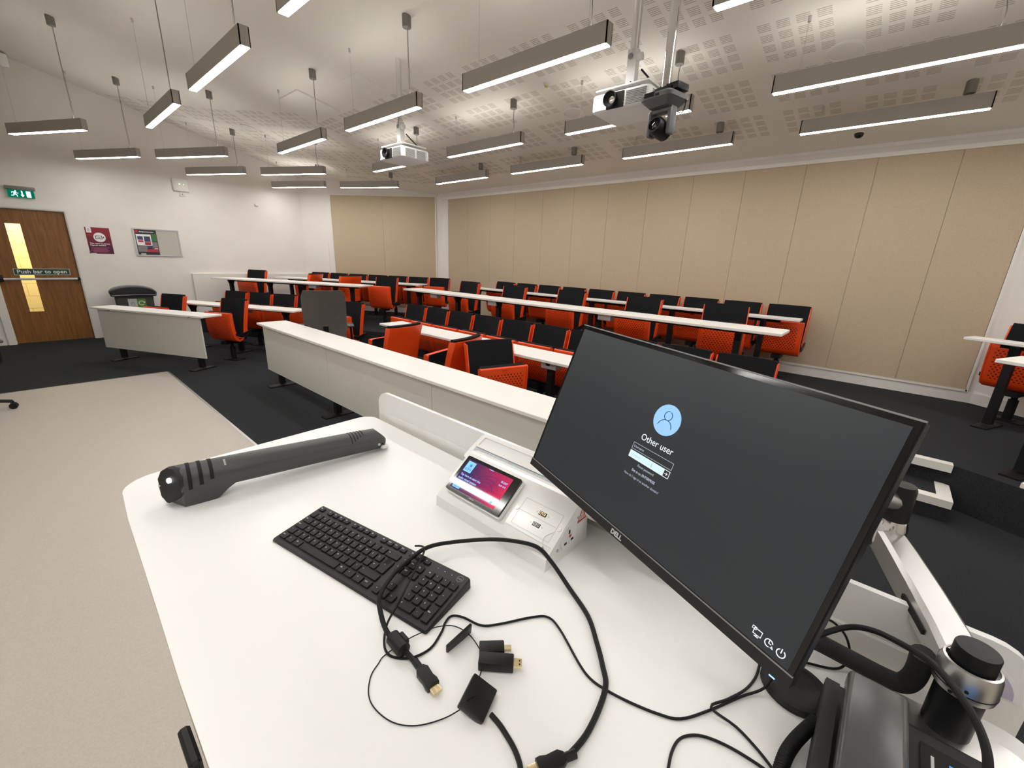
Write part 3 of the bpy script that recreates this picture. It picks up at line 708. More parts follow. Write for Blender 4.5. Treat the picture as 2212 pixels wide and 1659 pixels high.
# ------------------------------------------------------------------ tip-up lecture chairs
def chair_parts(t):
    mb = MB(); mb.box((0, .02, .005), (.24, .16, .010)); mb.box((0, .02, .012), (.10, .10, .008)); mb.build('base_plate', 'black_metal', t, smooth=False)
    mb = MB(); mb.cyl((0, .02, .01), (0, .02, .20), .034, n=14); mb.cyl((0, .02, .20), (0, .02, .25), .022, n=12); mb.box((0, .01, .265), (.09, .24, .045)); mb.box((0, .10, .33), (.34, .05, .05)); mb.build('pedestal', 'black_metal', t)
    # back: curved shell (orange) with a padded front
    def by(z): return .085 + .10*((z-.40)/.46)**1.2 if z > .40 else .085
    def grid(x0, y_off, z0, z1, nx, nz, curve, step=False):
        g = []
        for j in range(nz+1):
            z = z0 + (z1-z0)*j/nz; row = []
            for i in range(nx+1):
                s_ = -1+2*i/nx; 
                x = x0*s_
                y = by(z) + y_off - curve*s_*s_
                if step: y += .008*(1 if z > .78 else 0) + .03*max(0, (.50-z)/.12)**1.5
                row.append((x, y, z))
            g.append(row)
        return g
    def slab(mb, ga, gb):
        nz = len(ga); nx = len(ga[0]); base = len(mb.v)
        vs = [p for r in ga for p in r] + [p for r in gb for p in r]; o = nz*nx; fs = []
        for j in range(nz-1):
            for i in range(nx-1):
                a = j*nx+i; fs.append((a, a+1, a+nx+1, a+nx)); fs.append((o+a, o+a+nx, o+a+nx+1, o+a+1))
        for j in range(nz-1):
            for i in (0, nx-1): a = j*nx+i; fs.append((a, a+nx, o+a+nx, o+a))
        for i in range(nx-1):
            for j in (0, nz-1): a = j*nx+i; fs.append((a, o+a, o+a+1, a+1))
        mb.add(vs, fs)
    mb = MB(); slab(mb, grid(.222, .048, .385, .85, 8, 8, .035, True), grid(.222, .036, .385, .85, 8, 8, .035))
    for s_ in (-1, 1):      # side lips
        rr = []
        for j in range(9):
            z = .40 + .45*j/8; y = by(z) - .035
            rr.append([(s_*.224, y-.008, z), (s_*.214, y-.008, z), (s_*.214, y+.05, z), (s_*.224, y+.05, z)])
        mb.loft(rr)
    bk = mb.build('backrest', 'orange', t)
    mb = MB(); slab(mb, grid(.213, .036, .40, .868, 8, 8, .035), grid(.213, -.004, .40, .872, 8, 8, .035)); mb.build('back_cushion', 'fabric_black', bk, angle=60)
    # seat folded up: profile in the y-z plane
    prof_o = [(.045, .345), (.0, .298), (-.045, .290), (-.085, .31), (-.115, .36), (-.135, .45), (-.145, .56), (-.148, .66), (-.146, .695), (-.135, .705), (-.122, .70)]
    prof_i = [(.050, .365), (.005, .325), (-.035, .318), (-.065, .335), (-.09, .375), (-.108, .45), (-.118, .56), (-.121, .64), (-.120, .675), (-.118, .688), (-.115, .692)]
    mb = MB()
    def sect(x, k): return [(x*k, y, z) for y, z in prof_o], [(x*k, y, z) for y, z in prof_i]
    xs_ = [-.218, -.20, -.1, 0, .1, .20, .218]
    rings = []
    for x in xs_:
        dy = .012 if abs(x) > .21 else 0
        rings.append([(x, y+dy, z) for y, z in prof_o] + [(x, y, z) for y, z in reversed(prof_i)])
    mb.loft(rings)
    for s_ in (-1, 1):      # raised side flange
        mb.loft([[(s_*.219, y, z), (s_*.209, y, z), (s_*.209, y2+.025, z2), (s_*.219, y2+.025, z2)] for (y, z), (y2, z2) in zip(prof_o[3:], prof_i[3:])])
    st = mb.build('seat', 'orange_holes', t)
    mb = MB()
    rings = []
    for x in (-.208, -.19, 0, .19, .208):
        e = .012 if abs(x) > .2 else 0
        rings.append([(x, y-.001, z) for y, z in prof_i[1:]] + [(x, y+.042-e, z+(.012 if z < .64 else .018)-e*.5) for y, z in reversed(prof_i[1:])])
    mb.loft(rings); mb.build('seat_cushion', 'fabric_black', st, angle=60)
    mb = MB(); mb.rbox((0, -.149, .688), (.05, .012, .022), .003, 1); mb.build('grip', 'orange', st)
    for s_ in (-1, 1):
        mb = MB(); rr = []
        for y, z, h_ in ((-.09, .40, .03), (-.02, .375, .055), (.06, .385, .06), (.13, .41, .05), (.165, .42, .04)):
            rr.append([(s_*.2245, y, z-h_/2), (s_*.2385, y, z-h_/2), (s_*.2385, y, z+h_/2), (s_*.2245, y, z+h_/2)])
        mb.loft(rr); mb.build('hinge_arm', 'black_plastic', t)
PROTO = [None]
NCH = [0]
def chair(x, y, z, rz, label, group, zs=1.0):
    if PROTO[0] is None:
        t = thing('lecture_chair', label, 'chair', (x, y, z), rz, group); chair_parts(t); PROTO[0] = t
    else:
        t = copy_tree(PROTO[0]); t.location = (x, y, z); t.rotation_euler = (0, 0, rz); t['label'] = label; t['group'] = group
    t.scale = (1, 1, zs); NCH[0] += 1
    return t
OC = 'orange and black tip-up lecture chair, '
# centre block, row behind the long front desk
chair(-3.86, 2.50, 0, R(-82), OC + 'turned away showing its orange back, farther of two', 'chairs behind the long white front desk')
chair(-2.93, 2.50, 0, R(-76), OC + 'turned away showing its orange back, nearer of two', 'chairs behind the long white front desk')
chair(-2.36, 2.52, 0, R(70), OC + 'black back and perforated orange seat turned towards the monitor', 'chairs behind the long white front desk')
chair(-5.86, 2.98, 0, R(20), OC + 'half hidden behind the dark grey office chair', 'chairs behind the long white front desk')
for k in range(10):
    chair(-5.10+.485*k, 3.55, 0, 0, OC + ORD[k] + ' from left in row below the raised floor', 'chairs in the second centre row')
for k, x in enumerate((-5.34, -4.33, -3.28, -2.22)):
    chair(x, 4.83, TIER, 0, OC + ORD[k] + ' from left behind the first raised centre desk', 'chairs at the first raised centre desk')
chair(-1.246, 4.83, TIER, R(14), 'orange and black lecture chair, slightly turned at right end of first raised desk', 'chairs at the first raised centre desk')
for k in range(10):
    chair(-5.43+.509*k, 5.83, TIER, 0, OC + ORD[k] + ' from left along the beige rear wall', 'chairs along the beige rear wall', .97)
# left wing
def wchair(u, v, z, a, label, group, zs=1.0):
    x, y = wl(u, v); return chair(x, y, z, W26 + a, label, group, zs)
wchair(-6.69, 4.72, 0, 0, OC + 'beside the recycling bin at the small front desk', 'chairs at the small left front desk')
wchair(-5.52, 4.71, 0, 0, OC + 'fully visible at right end of the small front desk', 'chairs at the small left front desk')
for k, u in enumerate((-6.52, -6.0, -5.51, -5.02)):
    wchair(u, 5.66, 0, 0, OC + ORD[k] + ' from left behind the second left desk', 'chairs behind the second left desk')
wchair(-7.43, 7.03, TIER, 0, OC + 'alone at left end of the first raised left desk', 'chairs at the first raised left desk')
wchair(-6.08, 7.05, TIER, R(-80), OC + 'turned sideways in the middle of the raised left desk', 'chairs at the first raised left desk')
wchair(-5.22, 7.03, TIER, R(-108), OC + 'turned sideways with orange back edge towards the aisle', 'chairs at the first raised left desk')
wchair(-4.42, 7.03, TIER, 0, OC + 'facing forward at right end of the raised left desk', 'chairs at the first raised left desk')
for k in range(7):
    wchair(-6.70+.483*k, 8.02, TIER, 0, OC + ORD[k] + ' from left in the rearmost left row', 'chairs in the rearmost left row', .96)
# right wing (left end of it shows)
def rplace(x0, y0, u, v): 
    return (x0 + u*cu_ + v*su_, y0 - u*su_ + v*cu_)
for k in range(2):
    x, y = rplace(.583, 5.42, .30+.49*k, .43-.07*k); chair(x, y, TIER, -W26, OC + ORD[k] + ' from left at the rearmost right desk', 'chairs at the rearmost right desk', .98)
for k in range(2):
    x, y = rplace(.62, 4.133, .55+.49*k, .62); chair(x, y, TIER, -W26, OC + ORD[k] + ' from left at the nearer raised right desk', 'chairs at the nearer raised right desk')

# ------------------------------------------------------------------ audience desks
def desk(x, y, z, rz, L, D, legs, label, group, panel=None, boxes=(), hgt=.735, legy=None):
    t = thing('lecture_desk', label, 'desk', (x, y, z), rz, group)
    mb = MB(); mb.rbox((L/2, D/2, hgt-.0125), (L, D, .025), .003, 1); mb.build('desktop', 'desk_white', t)
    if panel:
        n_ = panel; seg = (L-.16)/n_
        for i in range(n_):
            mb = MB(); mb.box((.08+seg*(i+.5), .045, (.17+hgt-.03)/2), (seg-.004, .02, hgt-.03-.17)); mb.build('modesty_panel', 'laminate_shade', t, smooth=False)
    for lx in legs:
        ly = legy if legy is not None else (.10 if panel else D/2-.06)
        mb = MB(); mb.box((lx, ly, hgt/2), (.055, .055, hgt-.05)); mb.box((lx, ly, .006), (.10, .30, .012)); mb.prism([(ly-.03, hgt-.12), (ly+.03, hgt-.12), (ly+.07, hgt-.026), (ly-.07, hgt-.026)], lx-.02, lx+.02, Matrix(((0, 0, 1, 0), (1, 0, 0, 0), (0, 1, 0, 0), (0, 0, 0, 1))))
        mb.build('leg', 'black_metal', t, smooth=False)
    mb = MB(); mb.box((L/2, D/2+.05, hgt-.045), (L-.4, .05, .04)); mb.build('beam', 'black_metal', t, smooth=False)
    for bx in boxes:
        mb = MB(); mb.rbox((bx, .10, hgt-.06), (.16, .09, .065), .006, 1); mb.build('power_box', 'light_grey', t)
    return t
desk(-5.55, 1.725, 0, 0, 4.95, .335, [.30, 1.68, 3.2, 4.6], 'long white front desk with modesty panels before the lectern', 'centre desks', 3, hgt=.73)
desk(-4.70, 2.84, 0, 0, 4.1, .34, [.25, 1.5, 2.6, 3.85], 'white desk just behind the chairs at the long front desk', 'centre desks', None, (.15, 2.6), .73)
desk(-5.99, 4.09, TIER, 0, 5.40, .36, [.28, 1.22, 2.05, 3.6, 5.05], 'long white desk at front of the raised centre floor', 'centre desks', None, (.72, 1.98, 3.7))
desk(-5.95, 5.45, TIER, 0, 5.30, .20, [.3, 1.4, 2.7, 3.9, 4.95], 'narrow white desk before the chairs along the beige rear wall', 'centre desks')
x, y = wl(-7.13, 4.05); desk(x, y, 0, W26, 1.97, .29, [.30, 1.72], 'small white front desk with modesty panel near the exit door', 'left desks', 1, hgt=.73)
x, y = wl(-6.95, 5.02); desk(x, y, 0, W26, 2.30, .32, [.30, 1.15, 2.08], 'white desk behind the small left front desk', 'left desks', None, (1.35,), .73)
x, y = wl(-7.62, 6.31); desk(x, y, TIER, W26, 3.20, .42, [.30, 1.2, 2.1, 2.95], 'long white desk at front of the raised left floor', 'left desks', None, (2.2,))
x, y = wl(-7.20, 7.38); desk(x, y, TIER, W26, 3.33, .36, [.3, 1.4, 3.05], 'rearmost white desk in the left seating', 'left desks')
desk(.583, 5.42, TIER, -W26, 2.6, .19, [.32, 1.4, 2.3], 'rearmost white desk end at the right photo edge', 'right desks', None, (), .735)
desk(.62, 4.133, TIER, -W26, 2.7, .36, [.26, 1.4, 2.4], 'nearer raised white desk end at the right photo edge', 'right desks')
desk(.585, 2.60, 0, -W26, 2.8, .34, [.4, 1.4, 2.4], 'lowest white desk corner just showing beside the steps', 'right desks', None, (), .73)
# papers/laptop-like silver slab on the second left desk
x, y = wl(-6.62, 5.14)

# ------------------------------------------------------------------ office chairs
def office_chair(x, y, rz, label, mt, back_h, arms=True, z_seat=.46):
    t = thing('office_chair', label, 'office chair', (x, y, 0), rz, 'loose office chairs')
    mb = MB(); mb.rbox((0, 0, z_seat), (.48, .46, .08), .03, 3); mb.build('seat', mt, t)
    mb = MB(); rings = []
    for j in range(9):
        z = z_seat+.10 + (back_h-z_seat-.10)*j/8; k = 1 - .06*abs(j-5)/5; yy = .22 + .05*math.sin(j/8*PI)*-1 + .05*j/8
        w = .25*k*(1 if 0 < j < 8 else .9)
        rings.append([(-w, yy-.005, z), (-w*.6, yy+.02, z), (0, yy+.03, z), (w*.6, yy+.02, z), (w, yy-.005, z), (w, yy+.05, z), (w*.6, yy+.075, z), (0, yy+.085, z), (-w*.6, yy+.075, z), (-w, yy+.05, z)])
    mb.loft(rings); mb.build('backrest', mt, t, angle=60)
    mb = MB(); mb.cyl((0, 0, .10), (0, 0, z_seat-.03), .025); mb.box((0, .2, z_seat-.02), (.06, .3, .03)); mb.box((0, .30, z_seat+.10), (.06, .02, .26)); mb.build('gas_column', 'black_plastic', t)
    for i in range(5):
        a = 2*PI*i/5 + .3
        lg = MB(); lg.tube([(0, 0, .11), (.15*math.cos(a), .15*math.sin(a), .10), (.29*math.cos(a), .29*math.sin(a), .075)], .017, 8, radii=[.024]*4+[.017]*5); l_ = lg.build('base_arm', 'black_plastic', t)
        cs = MB(); c_ = Vector((.29*math.cos(a), .29*math.sin(a), .03)); q = Vector((-math.sin(a), math.cos(a), 0))
        for s_ in (-1, 1): cs.cyl(c_+q*.012*s_, c_+q*.026*s_, .029, n=16)
        cs.cyl(c_-q*.012, c_+q*.012, .010, n=8); cs.cyl(c_+Vector((0, 0, .005)), c_+Vector((0, 0, .05)), .010, n=8); cs.build('castor', 'black_plastic', l_)
    if arms:
        for s_ in (-1, 1):
            mb = MB(); mb.tube([(s_*.22, .05, z_seat-.03), (s_*.29, .05, z_seat), (s_*.29, .05, z_seat+.18)], .014, 8); ar = mb.build('armrest', 'black_plastic', t)
            mb = MB(); mb.rbox((s_*.29, .0, z_seat+.195), (.085, .25, .03), .012, 2); mb.build('arm_pad', 'grey_gloss', ar)
    return t
office_chair(-5.33, 2.46, R(-116), 'dark grey fabric office chair behind the long front desk', 'fabric_grey', 1.12)
office_chair(-6.16, -.59, R(-80), 'black wheeled office chair cut off by the left photo edge', 'fabric_black', 1.0)

# ------------------------------------------------------------------ lectern
ST = .945
lec = thing('lectern', 'white rounded teaching lectern with low rear screen, nearest the viewer', 'lectern', (0, 0, 0))
def corner(cx, cy, r, a0, a1, k=7): return [(cx+r*math.cos(R(a0+(a1-a0)*i/k)), cy+r*math.sin(R(a0+(a1-a0)*i/k))) for i in range(k+1)]
front = [(-.85, .043), (-.65, .037), (-.5, .035), (-.3, .036), (-.05, .043), (.10, .052)]
poly = corner(-1.345, .145, .085, 180, 262) + [(-1.20, .052)] + front + corner(.205, .14, .085, 278, 360) + corner(.24, .735, .05, 0, 90) + corner(-1.38, .75, .05, 90, 180)
mb = MB(); mb.prism(poly, ST-.0015, ST); mb.build('worktop', 'laminate', lec)
mb = MB(); mb.prism(poly, ST-.028, ST-.0015); mb.build('worktop_edge', 'edge_cream', lec)
mb = MB(); mb.box2((-1.10, .25, 0), (.05, .70, ST-.03)); mb.build('cabinet', 'laminate', lec, smooth=False)
mb = MB(); q = rrect(1.675, .36, .055, 6, -.5625, ST+.103-.18)
mb.prism(q, -.836, -.824, XF((0, 0, 0), (1, 0, 0), (0, 0, 1))); scn = mb.build('rear_screen', 'lacquer', lec)
mb = MB(); mb.box2((-1.325, .815, ST-.20), (.175, .8235, ST+.026)); mb.build('lower_band', 'lacquer', scn, smooth=False)
mb = MB(); mb.prism(circ(.052, 20, .212, ST+.020, 0, 180), -.8236, -.8225, XF((0, 0, 0), (1, 0, 0), (0, 0, 1))); mb.build('sticker_rim', 'white_paint', scn, smooth=False)
mb = MB(); mb.prism(circ(.046, 20, .212, ST+.0225, 0, 180), -.8226, -.8215, XF((0, 0, 0), (1, 0, 0), (0, 0, 1))); st_ = mb.build('round_sticker', 'lavender', scn, smooth=False); st_['label'] = 'lavender half round sticker'
mb = MB(); mb.rbox((-.563, .026, ST-.035), (.066, .014, .030), .004, 1); la = mb.build('latch', 'black_plastic', lec); la['label'] = 'small black latch under the front edge'
# tilted cable flap between console and rear screen
mb = MB(); 
flapT = XF((-.55, .775, ST+.083), (1, 0, 0), (0, .07, .036))
mb.ring(rrect(.52, .098, .014, 4), rrect(.49, .074, .006, 4), -.006, .004, flapT); mb.prism(rrect(.50, .08, .006, 4), -.006, .0, flapT); mb.box((0, .0, .003), (.49, .007, .009), flapT)
fl = mb.build('cable_flap', 'lacquer', lec)
mb = MB(); mb.box((0, -.020, .003), (.488, .030, .006), flapT); mb.build('brush_strip', 'brush', fl, smooth=False)

# ------------------------------------------------------------------ console with touch panel
cs = thing('control_console', 'white wedge shaped console box on the lectern below the touch panel', 'console', (0, 0, 0))
prof = [(.585, ST), (.587, ST+.026), (.592, ST+.030), (.700, ST+.108), (.712, ST+.109), (.732, ST+.102), (.738, ST)]
Tyz = Matrix(((0, 0, 1, 0), (1, 0, 0, 0), (0, 1, 0, 0), (0, 0, 0, 1)))
mb = MB(); mb.prism(prof, -.748, -.403, Tyz); mb.build('housing', 'lacquer', cs, angle=20)
mb = MB(); mb.prism([(y, z) for y, z in ((.583, ST), (.585, ST+.028), (.591, ST+.033), (.700, ST+.111), (.734, ST+.104), (.74, ST))], -.4035, -.400, Tyz); mb.build('end_cheek', 'lacquer', cs, smooth=False)
sl = Vector((0, .108, .078)).normalized()
def slope(x, y): return (x, y, ST+.030 + (y-.592)*.078/.108)
plT = XF(slope(-.4675, .640), (1, 0, 0), sl)
mb = MB(); mb.prism(rrect(.132, .080, .003, 2), 0, .0022, plT); pl = mb.build('port_plate', 'lacquer', cs)
mb = MB(); mb.ring(rrect(.104, .066, .002, 2), rrect(.1025, .0645, .002, 2), .0022, .0026, plT); mb.box((0, .002, .0024), (.104, .0007, .0006), plT); mb.build('groove', 'light_grey', pl, smooth=False)
for (dy, nm) in ((.015, 'display_port'), (-.012, 'video_port')):
    mb = MB(); mb.box((.006, dy, .0026), (.019, .009, .0012), plT); p_ = mb.build(nm, 'slot_black', pl, smooth=False)
    mb = MB(); mb.ring(rrect(.0155, .0060, .001, 2, .006, dy), rrect(.0135, .0044, .001, 2, .006, dy), .0032, .0040, plT); mb.box((.006, dy, .0034), (.010, .0012, .001), plT); mb.build('contact', 'gold' if dy > 0 else 'steel', p_, smooth=False)
    mb = MB(); mb.cyl((-.009, dy, .002), (-.009, dy, .0035), .0015, n=8, T=plT); mb.cyl((.021, dy, .002), (.021, dy, .0035), .0015, n=8, T=plT); mb.build('screw', 'steel', pl)
for sx in (-.058, .058):
    mb = MB(); mb.cyl((sx, .002, .0015), (sx, .002, .0038), .0045, n=14, T=plT); mb.box((sx, .002, .004), (.006, .001, .0006), plT); mb.build('screw', 'steel', pl)
soT = XF((-.400, .662, ST+.045), (0, 1, 0), (0, 0, 1))
mb = MB(); mb.prism(circ(.030, 32), 0, .0022, soT); so = mb.build('power_socket', 'proj_white', cs)
mb = MB(); mb.box((0, .012, .0024), (.005, .009, .001), soT); mb.box((-.0125, -.011, .0024), (.009, .0045, .001), soT); mb.box((.0125, -.011, .0024), (.009, .0045, .001), soT); mb.build('socket_hole', 'slot_black', so, smooth=False)
mb = MB(); mb.box((.004, .001, .0024), (.007, .006, .001), soT); mb.build('fuse_mark', 'red_dot', so, smooth=False)
mb = MB(); mb.cyl((-.039, -.014, 0), (-.039, -.014, .003), .0035, n=12, T=soT); mb.cyl((.034, .030, 0), (.034, .030, .003), .0035, n=12, T=soT); mb.build('screw', 'steel', cs)
wT = XF((-.3998, .712, ST+.082), (0, 1, 0), (0, 0, 1))
mb = MB(); mb.ring([(-.018, -.022), (.018, -.022), (0, .012)], [(-.0135, -.0195), (.0135, -.0195), (0, .006)], 0, .0006, wT)
for i in range(4): mb.box((0, -.018+.005*i, .0004), (.022-.005*i, .0010, .0006), wT)
mb.build('warning_label', 'warning_red', cs, smooth=False)
tp = thing('touch_panel', 'small touch panel with purple and crimson screen resting on the white console', 'touch panel', (0, 0, 0))
tT = XF(slope(-.634, .6475), (1, 0, 0), sl) @ Matrix.Diagonal((.935, .80, .95, 1))
tp.matrix_world = tT
mb = MB(); mb.loft([[(x, y, z) for x, y in rrect(w, h, .006, 3)] for w, h, z in ((.186, .122, -.001), (.197, .133, .006), (.197, .133, .0145))]); mb.build('casing', 'lacquer', tp)
mb = MB(); mb.prism(rrect(.192, .125, .004, 3), .014, .021); bz = mb.build('bezel', 'black_gloss', tp)
mb = MB(); mb.box((-.006, .0, .0212), (.160, .1035, .0006)); ts = mb.build('screen', 'tp_screen', tp, smooth=False)
mb = MB(); mb.box((-.068, .0285, .0217), (.028, .037, .0003)); tl = mb.build('logo_tile', 'tile_blue', ts, smooth=False)
I4 = Matrix.Identity(4)
def P2(x, y, z=.0220): return Matrix.Translation((x, y, z))
mb = MB(); text(mb, 'CITY', .0105, P2(-.068, .0150), 'CENTER', 1, .0002)
for i in range(6):
    a = i*PI/3+.2; mb.tube([(-.066, .033, .0221), (-.066+.006*math.cos(a), .033+.006*math.sin(a), .0221)], .0008, 5, smooth=1)
mb.box((-.066, .0255, .022), (.013, .0008, .0002)); mb.build('lettering', 'tile_ink', tl, smooth=False)
mb = MB(); text(mb, 'Tap here to start the', .0098, P2(-.080, -.0045), 'LEFT', .88, .00025); text(mb, 'audio visual system', .0098, P2(-.080, -.0165), 'LEFT', .88, .00025)
text(mb, 'BLG07', .0085, P2(.068, .0275), 'RIGHT', .9, .0002); text(mb, 'Roll v2.0', .0070, P2(.068, .0165), 'RIGHT', .9, .0002); mb.build('lettering', 'tp_text', ts, smooth=False)
mb = MB(); mb.prism(rrect(.026, .0085, .0015, 2, -.0665, -.0445), .0216, .0220); mb.prism(rrect(.016, .0016, .0006, 2, .0, .0490), .0216, .0220); mb.prism(circ(.0042, 16, .056, -.0375), .0216, .0220); mb.build('button', 'tile_blue', ts, smooth=False)
mb = MB(); text(mb, 'system off', .0045, P2(-.0665, -.0458, .0222), 'CENTER', 1, .0001); mb.build('button_text', 'tile_ink', ts, smooth=False)
mb = MB(); mb.box((0, -.0572, .0213), (.016, .0018, .0005)); mb.build('maker_mark', 'light_grey', bz, smooth=False)
mb = MB()
for k in range(3):
    pts = circ(.030+.012*k, 16, .012+.006*k, -.022, 20+10*k, 150)
    mb.tube([(x, y, .0215) for x, y in pts if abs(x+.006) < .078 and abs(y) < .05], .0006, 5, smooth=1)
mb.build('screen_swirl', 'screen_ink', ts, smooth=False)

# ------------------------------------------------------------------ monitor
def euler_m(w):
    w = Vector(w); return Matrix.Rotation(w.length, 4, w.normalized())
MM = Matrix.Translation((-.22, .599, H-.277)) @ euler_m((-.342, .09, -.338))
mon = thing_m('monitor', 'large black widescreen monitor showing a sign in screen over the lectern', 'monitor', MM)
W2, H2 = .538, .3135
mb = MB(); mb.prism([(-x, z) for x, z in rrect(W2, H2, .003, 2)], 0.0005, .014, XF((0, 0, 0), (-1, 0, 0), (0, 0, 1))); mb.loft([[(x*k, y, z*k-.01) for x, z in rrect(.40, .22, .03, 4)] for y, k in ((.013, 1.15), (.035, 1), (.048, .8))]); mb.build('casing', 'black_plastic', mon)
mb = MB(); mb.box2((-W2/2+.0015, -.0012, -.1412), (W2/2-.0015, .0008, H2/2-.0015)); mb.build('glass_border', 'black_gloss', mon, smooth=False)
mb = MB(); mb.box2((-W2/2+.0075, -.0018, -.1395), (W2/2-.0075, -.0008, H2/2-.0085)); ms = mb.build('screen', 'screen_panel', mon, smooth=False)
mb = MB(); mb.box2((-W2/2+.001, -.0022, -.1428), (W2/2-.001, .0005, -.1413)); mb.build('lower_trim', 'mid_grey', mon, smooth=False)
mb = MB(); mb.box2((-W2/2, -.0006, H2/2-.0012), (W2/2, .0025, H2/2+.0008)); mb.build('upper_trim', 'mid_grey', mon, smooth=False)
mb = MB(); mb.box2((-W2/2, -.0015, -H2/2), (W2/2, .004, -.1428)); mb.build('lower_bezel', 'board_black', mon, smooth=False)
mT = XF((0, -.0022, 0), (1, 0, 0), (0, 0, 1))
def sP(x, y, dz=0): return XF((x, -.0022-dz, y), (1, 0, 0), (0, 0, 1))
mb = MB(); text(mb, 'DELL', .0105, sP(-.0028, -.1536), 'CENTER', 1.05, .0005); mb.build('lettering', 'light_grey', mon, smooth=False)
mb = MB(); mb.box((.2518, -.0005, -.1575), (.006, .002, .0015)); mb.build('power_light', 'led_blue', mon, smooth=False)
mb = MB(); mb.prism(circ(.0245, 48, 0, .0510), 0, .0002, mT); av = mb.build('avatar_disc', 'screen_blue', ms, smooth=False)
mb = MB(); mb.tube([sP(0, 0, .0004) @ Vector((x, y, 0)) for x, y in circ(.0070, 24, 0, .0578, 90, 450)], .00055, 5, smooth=1)
mb.tube([sP(0, 0, .0004) @ Vector((x, y, 0)) for x, y in circ(.0128, 16, 0, .0382, 8, 172)], .00055, 5, smooth=1); mb.build('avatar_outline', 'screen_ink', av)
mb = MB(); text(mb, 'Other user', .0150, sP(0, .0058), 'CENTER', .93); mb.build('heading', 'screen_white', ms, smooth=False)
mb = MB(); mb.ring(rrect(.0815, .0112, .0003, 1, 0, -.0087), rrect(.0803, .0100, .0003, 1, 0, -.0087), 0, .0002, mT); text(mb, 'Username', .0058, sP(-.0380, -.0106), 'LEFT', .9); mb.build('username_field', 'screen_dim', ms, smooth=False)
mb = MB(); mb.box((-.0055, -.0225, .0001), (.0705, .0108, .0002), mT); pf = mb.build('password_field', 'screen_pale', ms, smooth=False)
mb = MB(); mb.ring(rrect(.0818, .0115, .0003, 1, 0, -.0225), rrect(.0803, .0100, .0003, 1, 0, -.0225), 0, .0002, mT); mb.box((.0300, -.0225, .0002), (.0006, .0108, .0003), mT)
T_ = sP(0, 0, .0006); mb.tube([T_ @ Vector(p) for p in ((.0325, -.0225, 0), (.0378, -.0225, 0))], .0004, 4, smooth=1); mb.tube([T_ @ Vector(p) for p in ((.0355, -.0203, 0), (.0378, -.0225, 0), (.0355, -.0247, 0))], .0004, 4, smooth=1); mb.build('field_outline', 'screen_white', ms, smooth=False)
mb = MB(); text(mb, 'Password', .0058, sP(-.0380, -.0244, .0004), 'LEFT', .9); mb.build('placeholder_text', 'screen_dim', pf, smooth=False)
mb = MB(); mb.box((.0068, -.0225, .0004), (.0003, .0055, .0003), mT); mb.box((.0068, -.0198, .0004), (.0016, .0003, .0003), mT); mb.box((.0068, -.0252, .0004), (.0016, .0003, .0003), mT); mb.build('text_cursor', 'screen_ink', pf, smooth=False)
mb = MB(); text(mb, 'Reset password', .0058, sP(0, -.0362), 'CENTER', .9); text(mb, 'Sign in to: ENTERPRISE', .0058, sP(0, -.0465), 'CENTER', .87, .0001); text(mb, 'How do I sign in to another domain?', .0056, sP(0, -.0562), 'CENTER', .87); mb.build('link_text', 'screen_dim', ms, smooth=False)
mb = MB(); T_ = sP(0, 0, .0003)
def tl_(pts, r=.00055): mb.tube([T_ @ Vector((x, y, 0)) for x, y in pts], r, 5, smooth=1)
tl_([(.2185, -.1235), (.2275, -.1235), (.2275, -.1300), (.2185, -.1300), (.2185, -.1235)]); tl_([(.2205, -.1320), (.2255, -.1320)]); tl_([(.2230, -.1300), (.2230, -.1320)]); tl_([(.2160, -.1225), (.2205, -.1225), (.2205, -.1255), (.2160, -.1255), (.2160, -.1225)], .0004)
tl_(circ(.0042, 20, .2364, -.1282, 20, 290)); tl_([(.2364, -.1245), (.2364, -.1282), (.2392, -.1282)]); tl_([(.2392, -.1312), (.2420, -.1318), (.2402, -.1292)], .0005)
tl_(circ(.0044, 20, .2500, -.1288, 120, 420)); tl_([(.2500, -.1235), (.2500, -.1285)])
mb.build('corner_icons', 'screen_white', ms)

# ------------------------------------------------------------------ monitor arm
ma = thing('monitor_mount', 'brushed aluminium monitor arm on a black post with black knob', 'monitor arm', (0, 0, 0))
PX, PY = .186, .726
mb = MB(); mb.prism(rrect(.155, .075, .03, 5, .190, .705), ST, ST+.008); mb.build('clamp_plate', 'alu', ma)
mb = MB(); mb.cyl((PX, PY, ST+.006), (PX, PY, ST+.085), .025, n=28); mb.build('post', 'black_plastic', ma)
mb = MB(); mb.lathe([(.027, ST+.078), (.0305, ST+.080), (.0315, ST+.088), (.0312, ST+.09), (.0312, ST+.1), (.030, ST+.113), (.028, ST+.120), (.0255, ST+.121), (.025, ST+.112)], 36, Matrix.Translation((PX, PY, 0))); cl = mb.build('collar', 'alu', ma)
mb = MB(); mb.lathe([(.0318, ST+.0885), (.0318, ST+.0897)], 36, Matrix.Translation((PX, PY, 0))); mb.build('joint_line', 'slot_black', cl)
mb = MB()
for a in (-118, -95): mb.cyl((PX+.030*math.cos(R(a)), PY+.030*math.sin(R(a)), ST+(.084 if a < -100 else .096)), (PX+.0322*math.cos(R(a)), PY+.0322*math.sin(R(a)), ST+(.084 if a < -100 else .096)), .0022, n=10)
mb.build('screw_hole', 'slot_black', cl)
mb = MB(); mb.lathe([(.0215, ST+.110), (.0222, ST+.114), (.0222, ST+.141), (.0212, ST+.143), (.002, ST+.1432)], 32, Matrix.Translation((PX, PY, 0))); mb.build('knob', 'black_plastic', ma)
E_ = Vector((.100, 1.03, 0)); P_ = Vector((PX, PY, 0)); d = (E_-P_).normalized(); nrm = Vector((-d.y, d.x, 0))
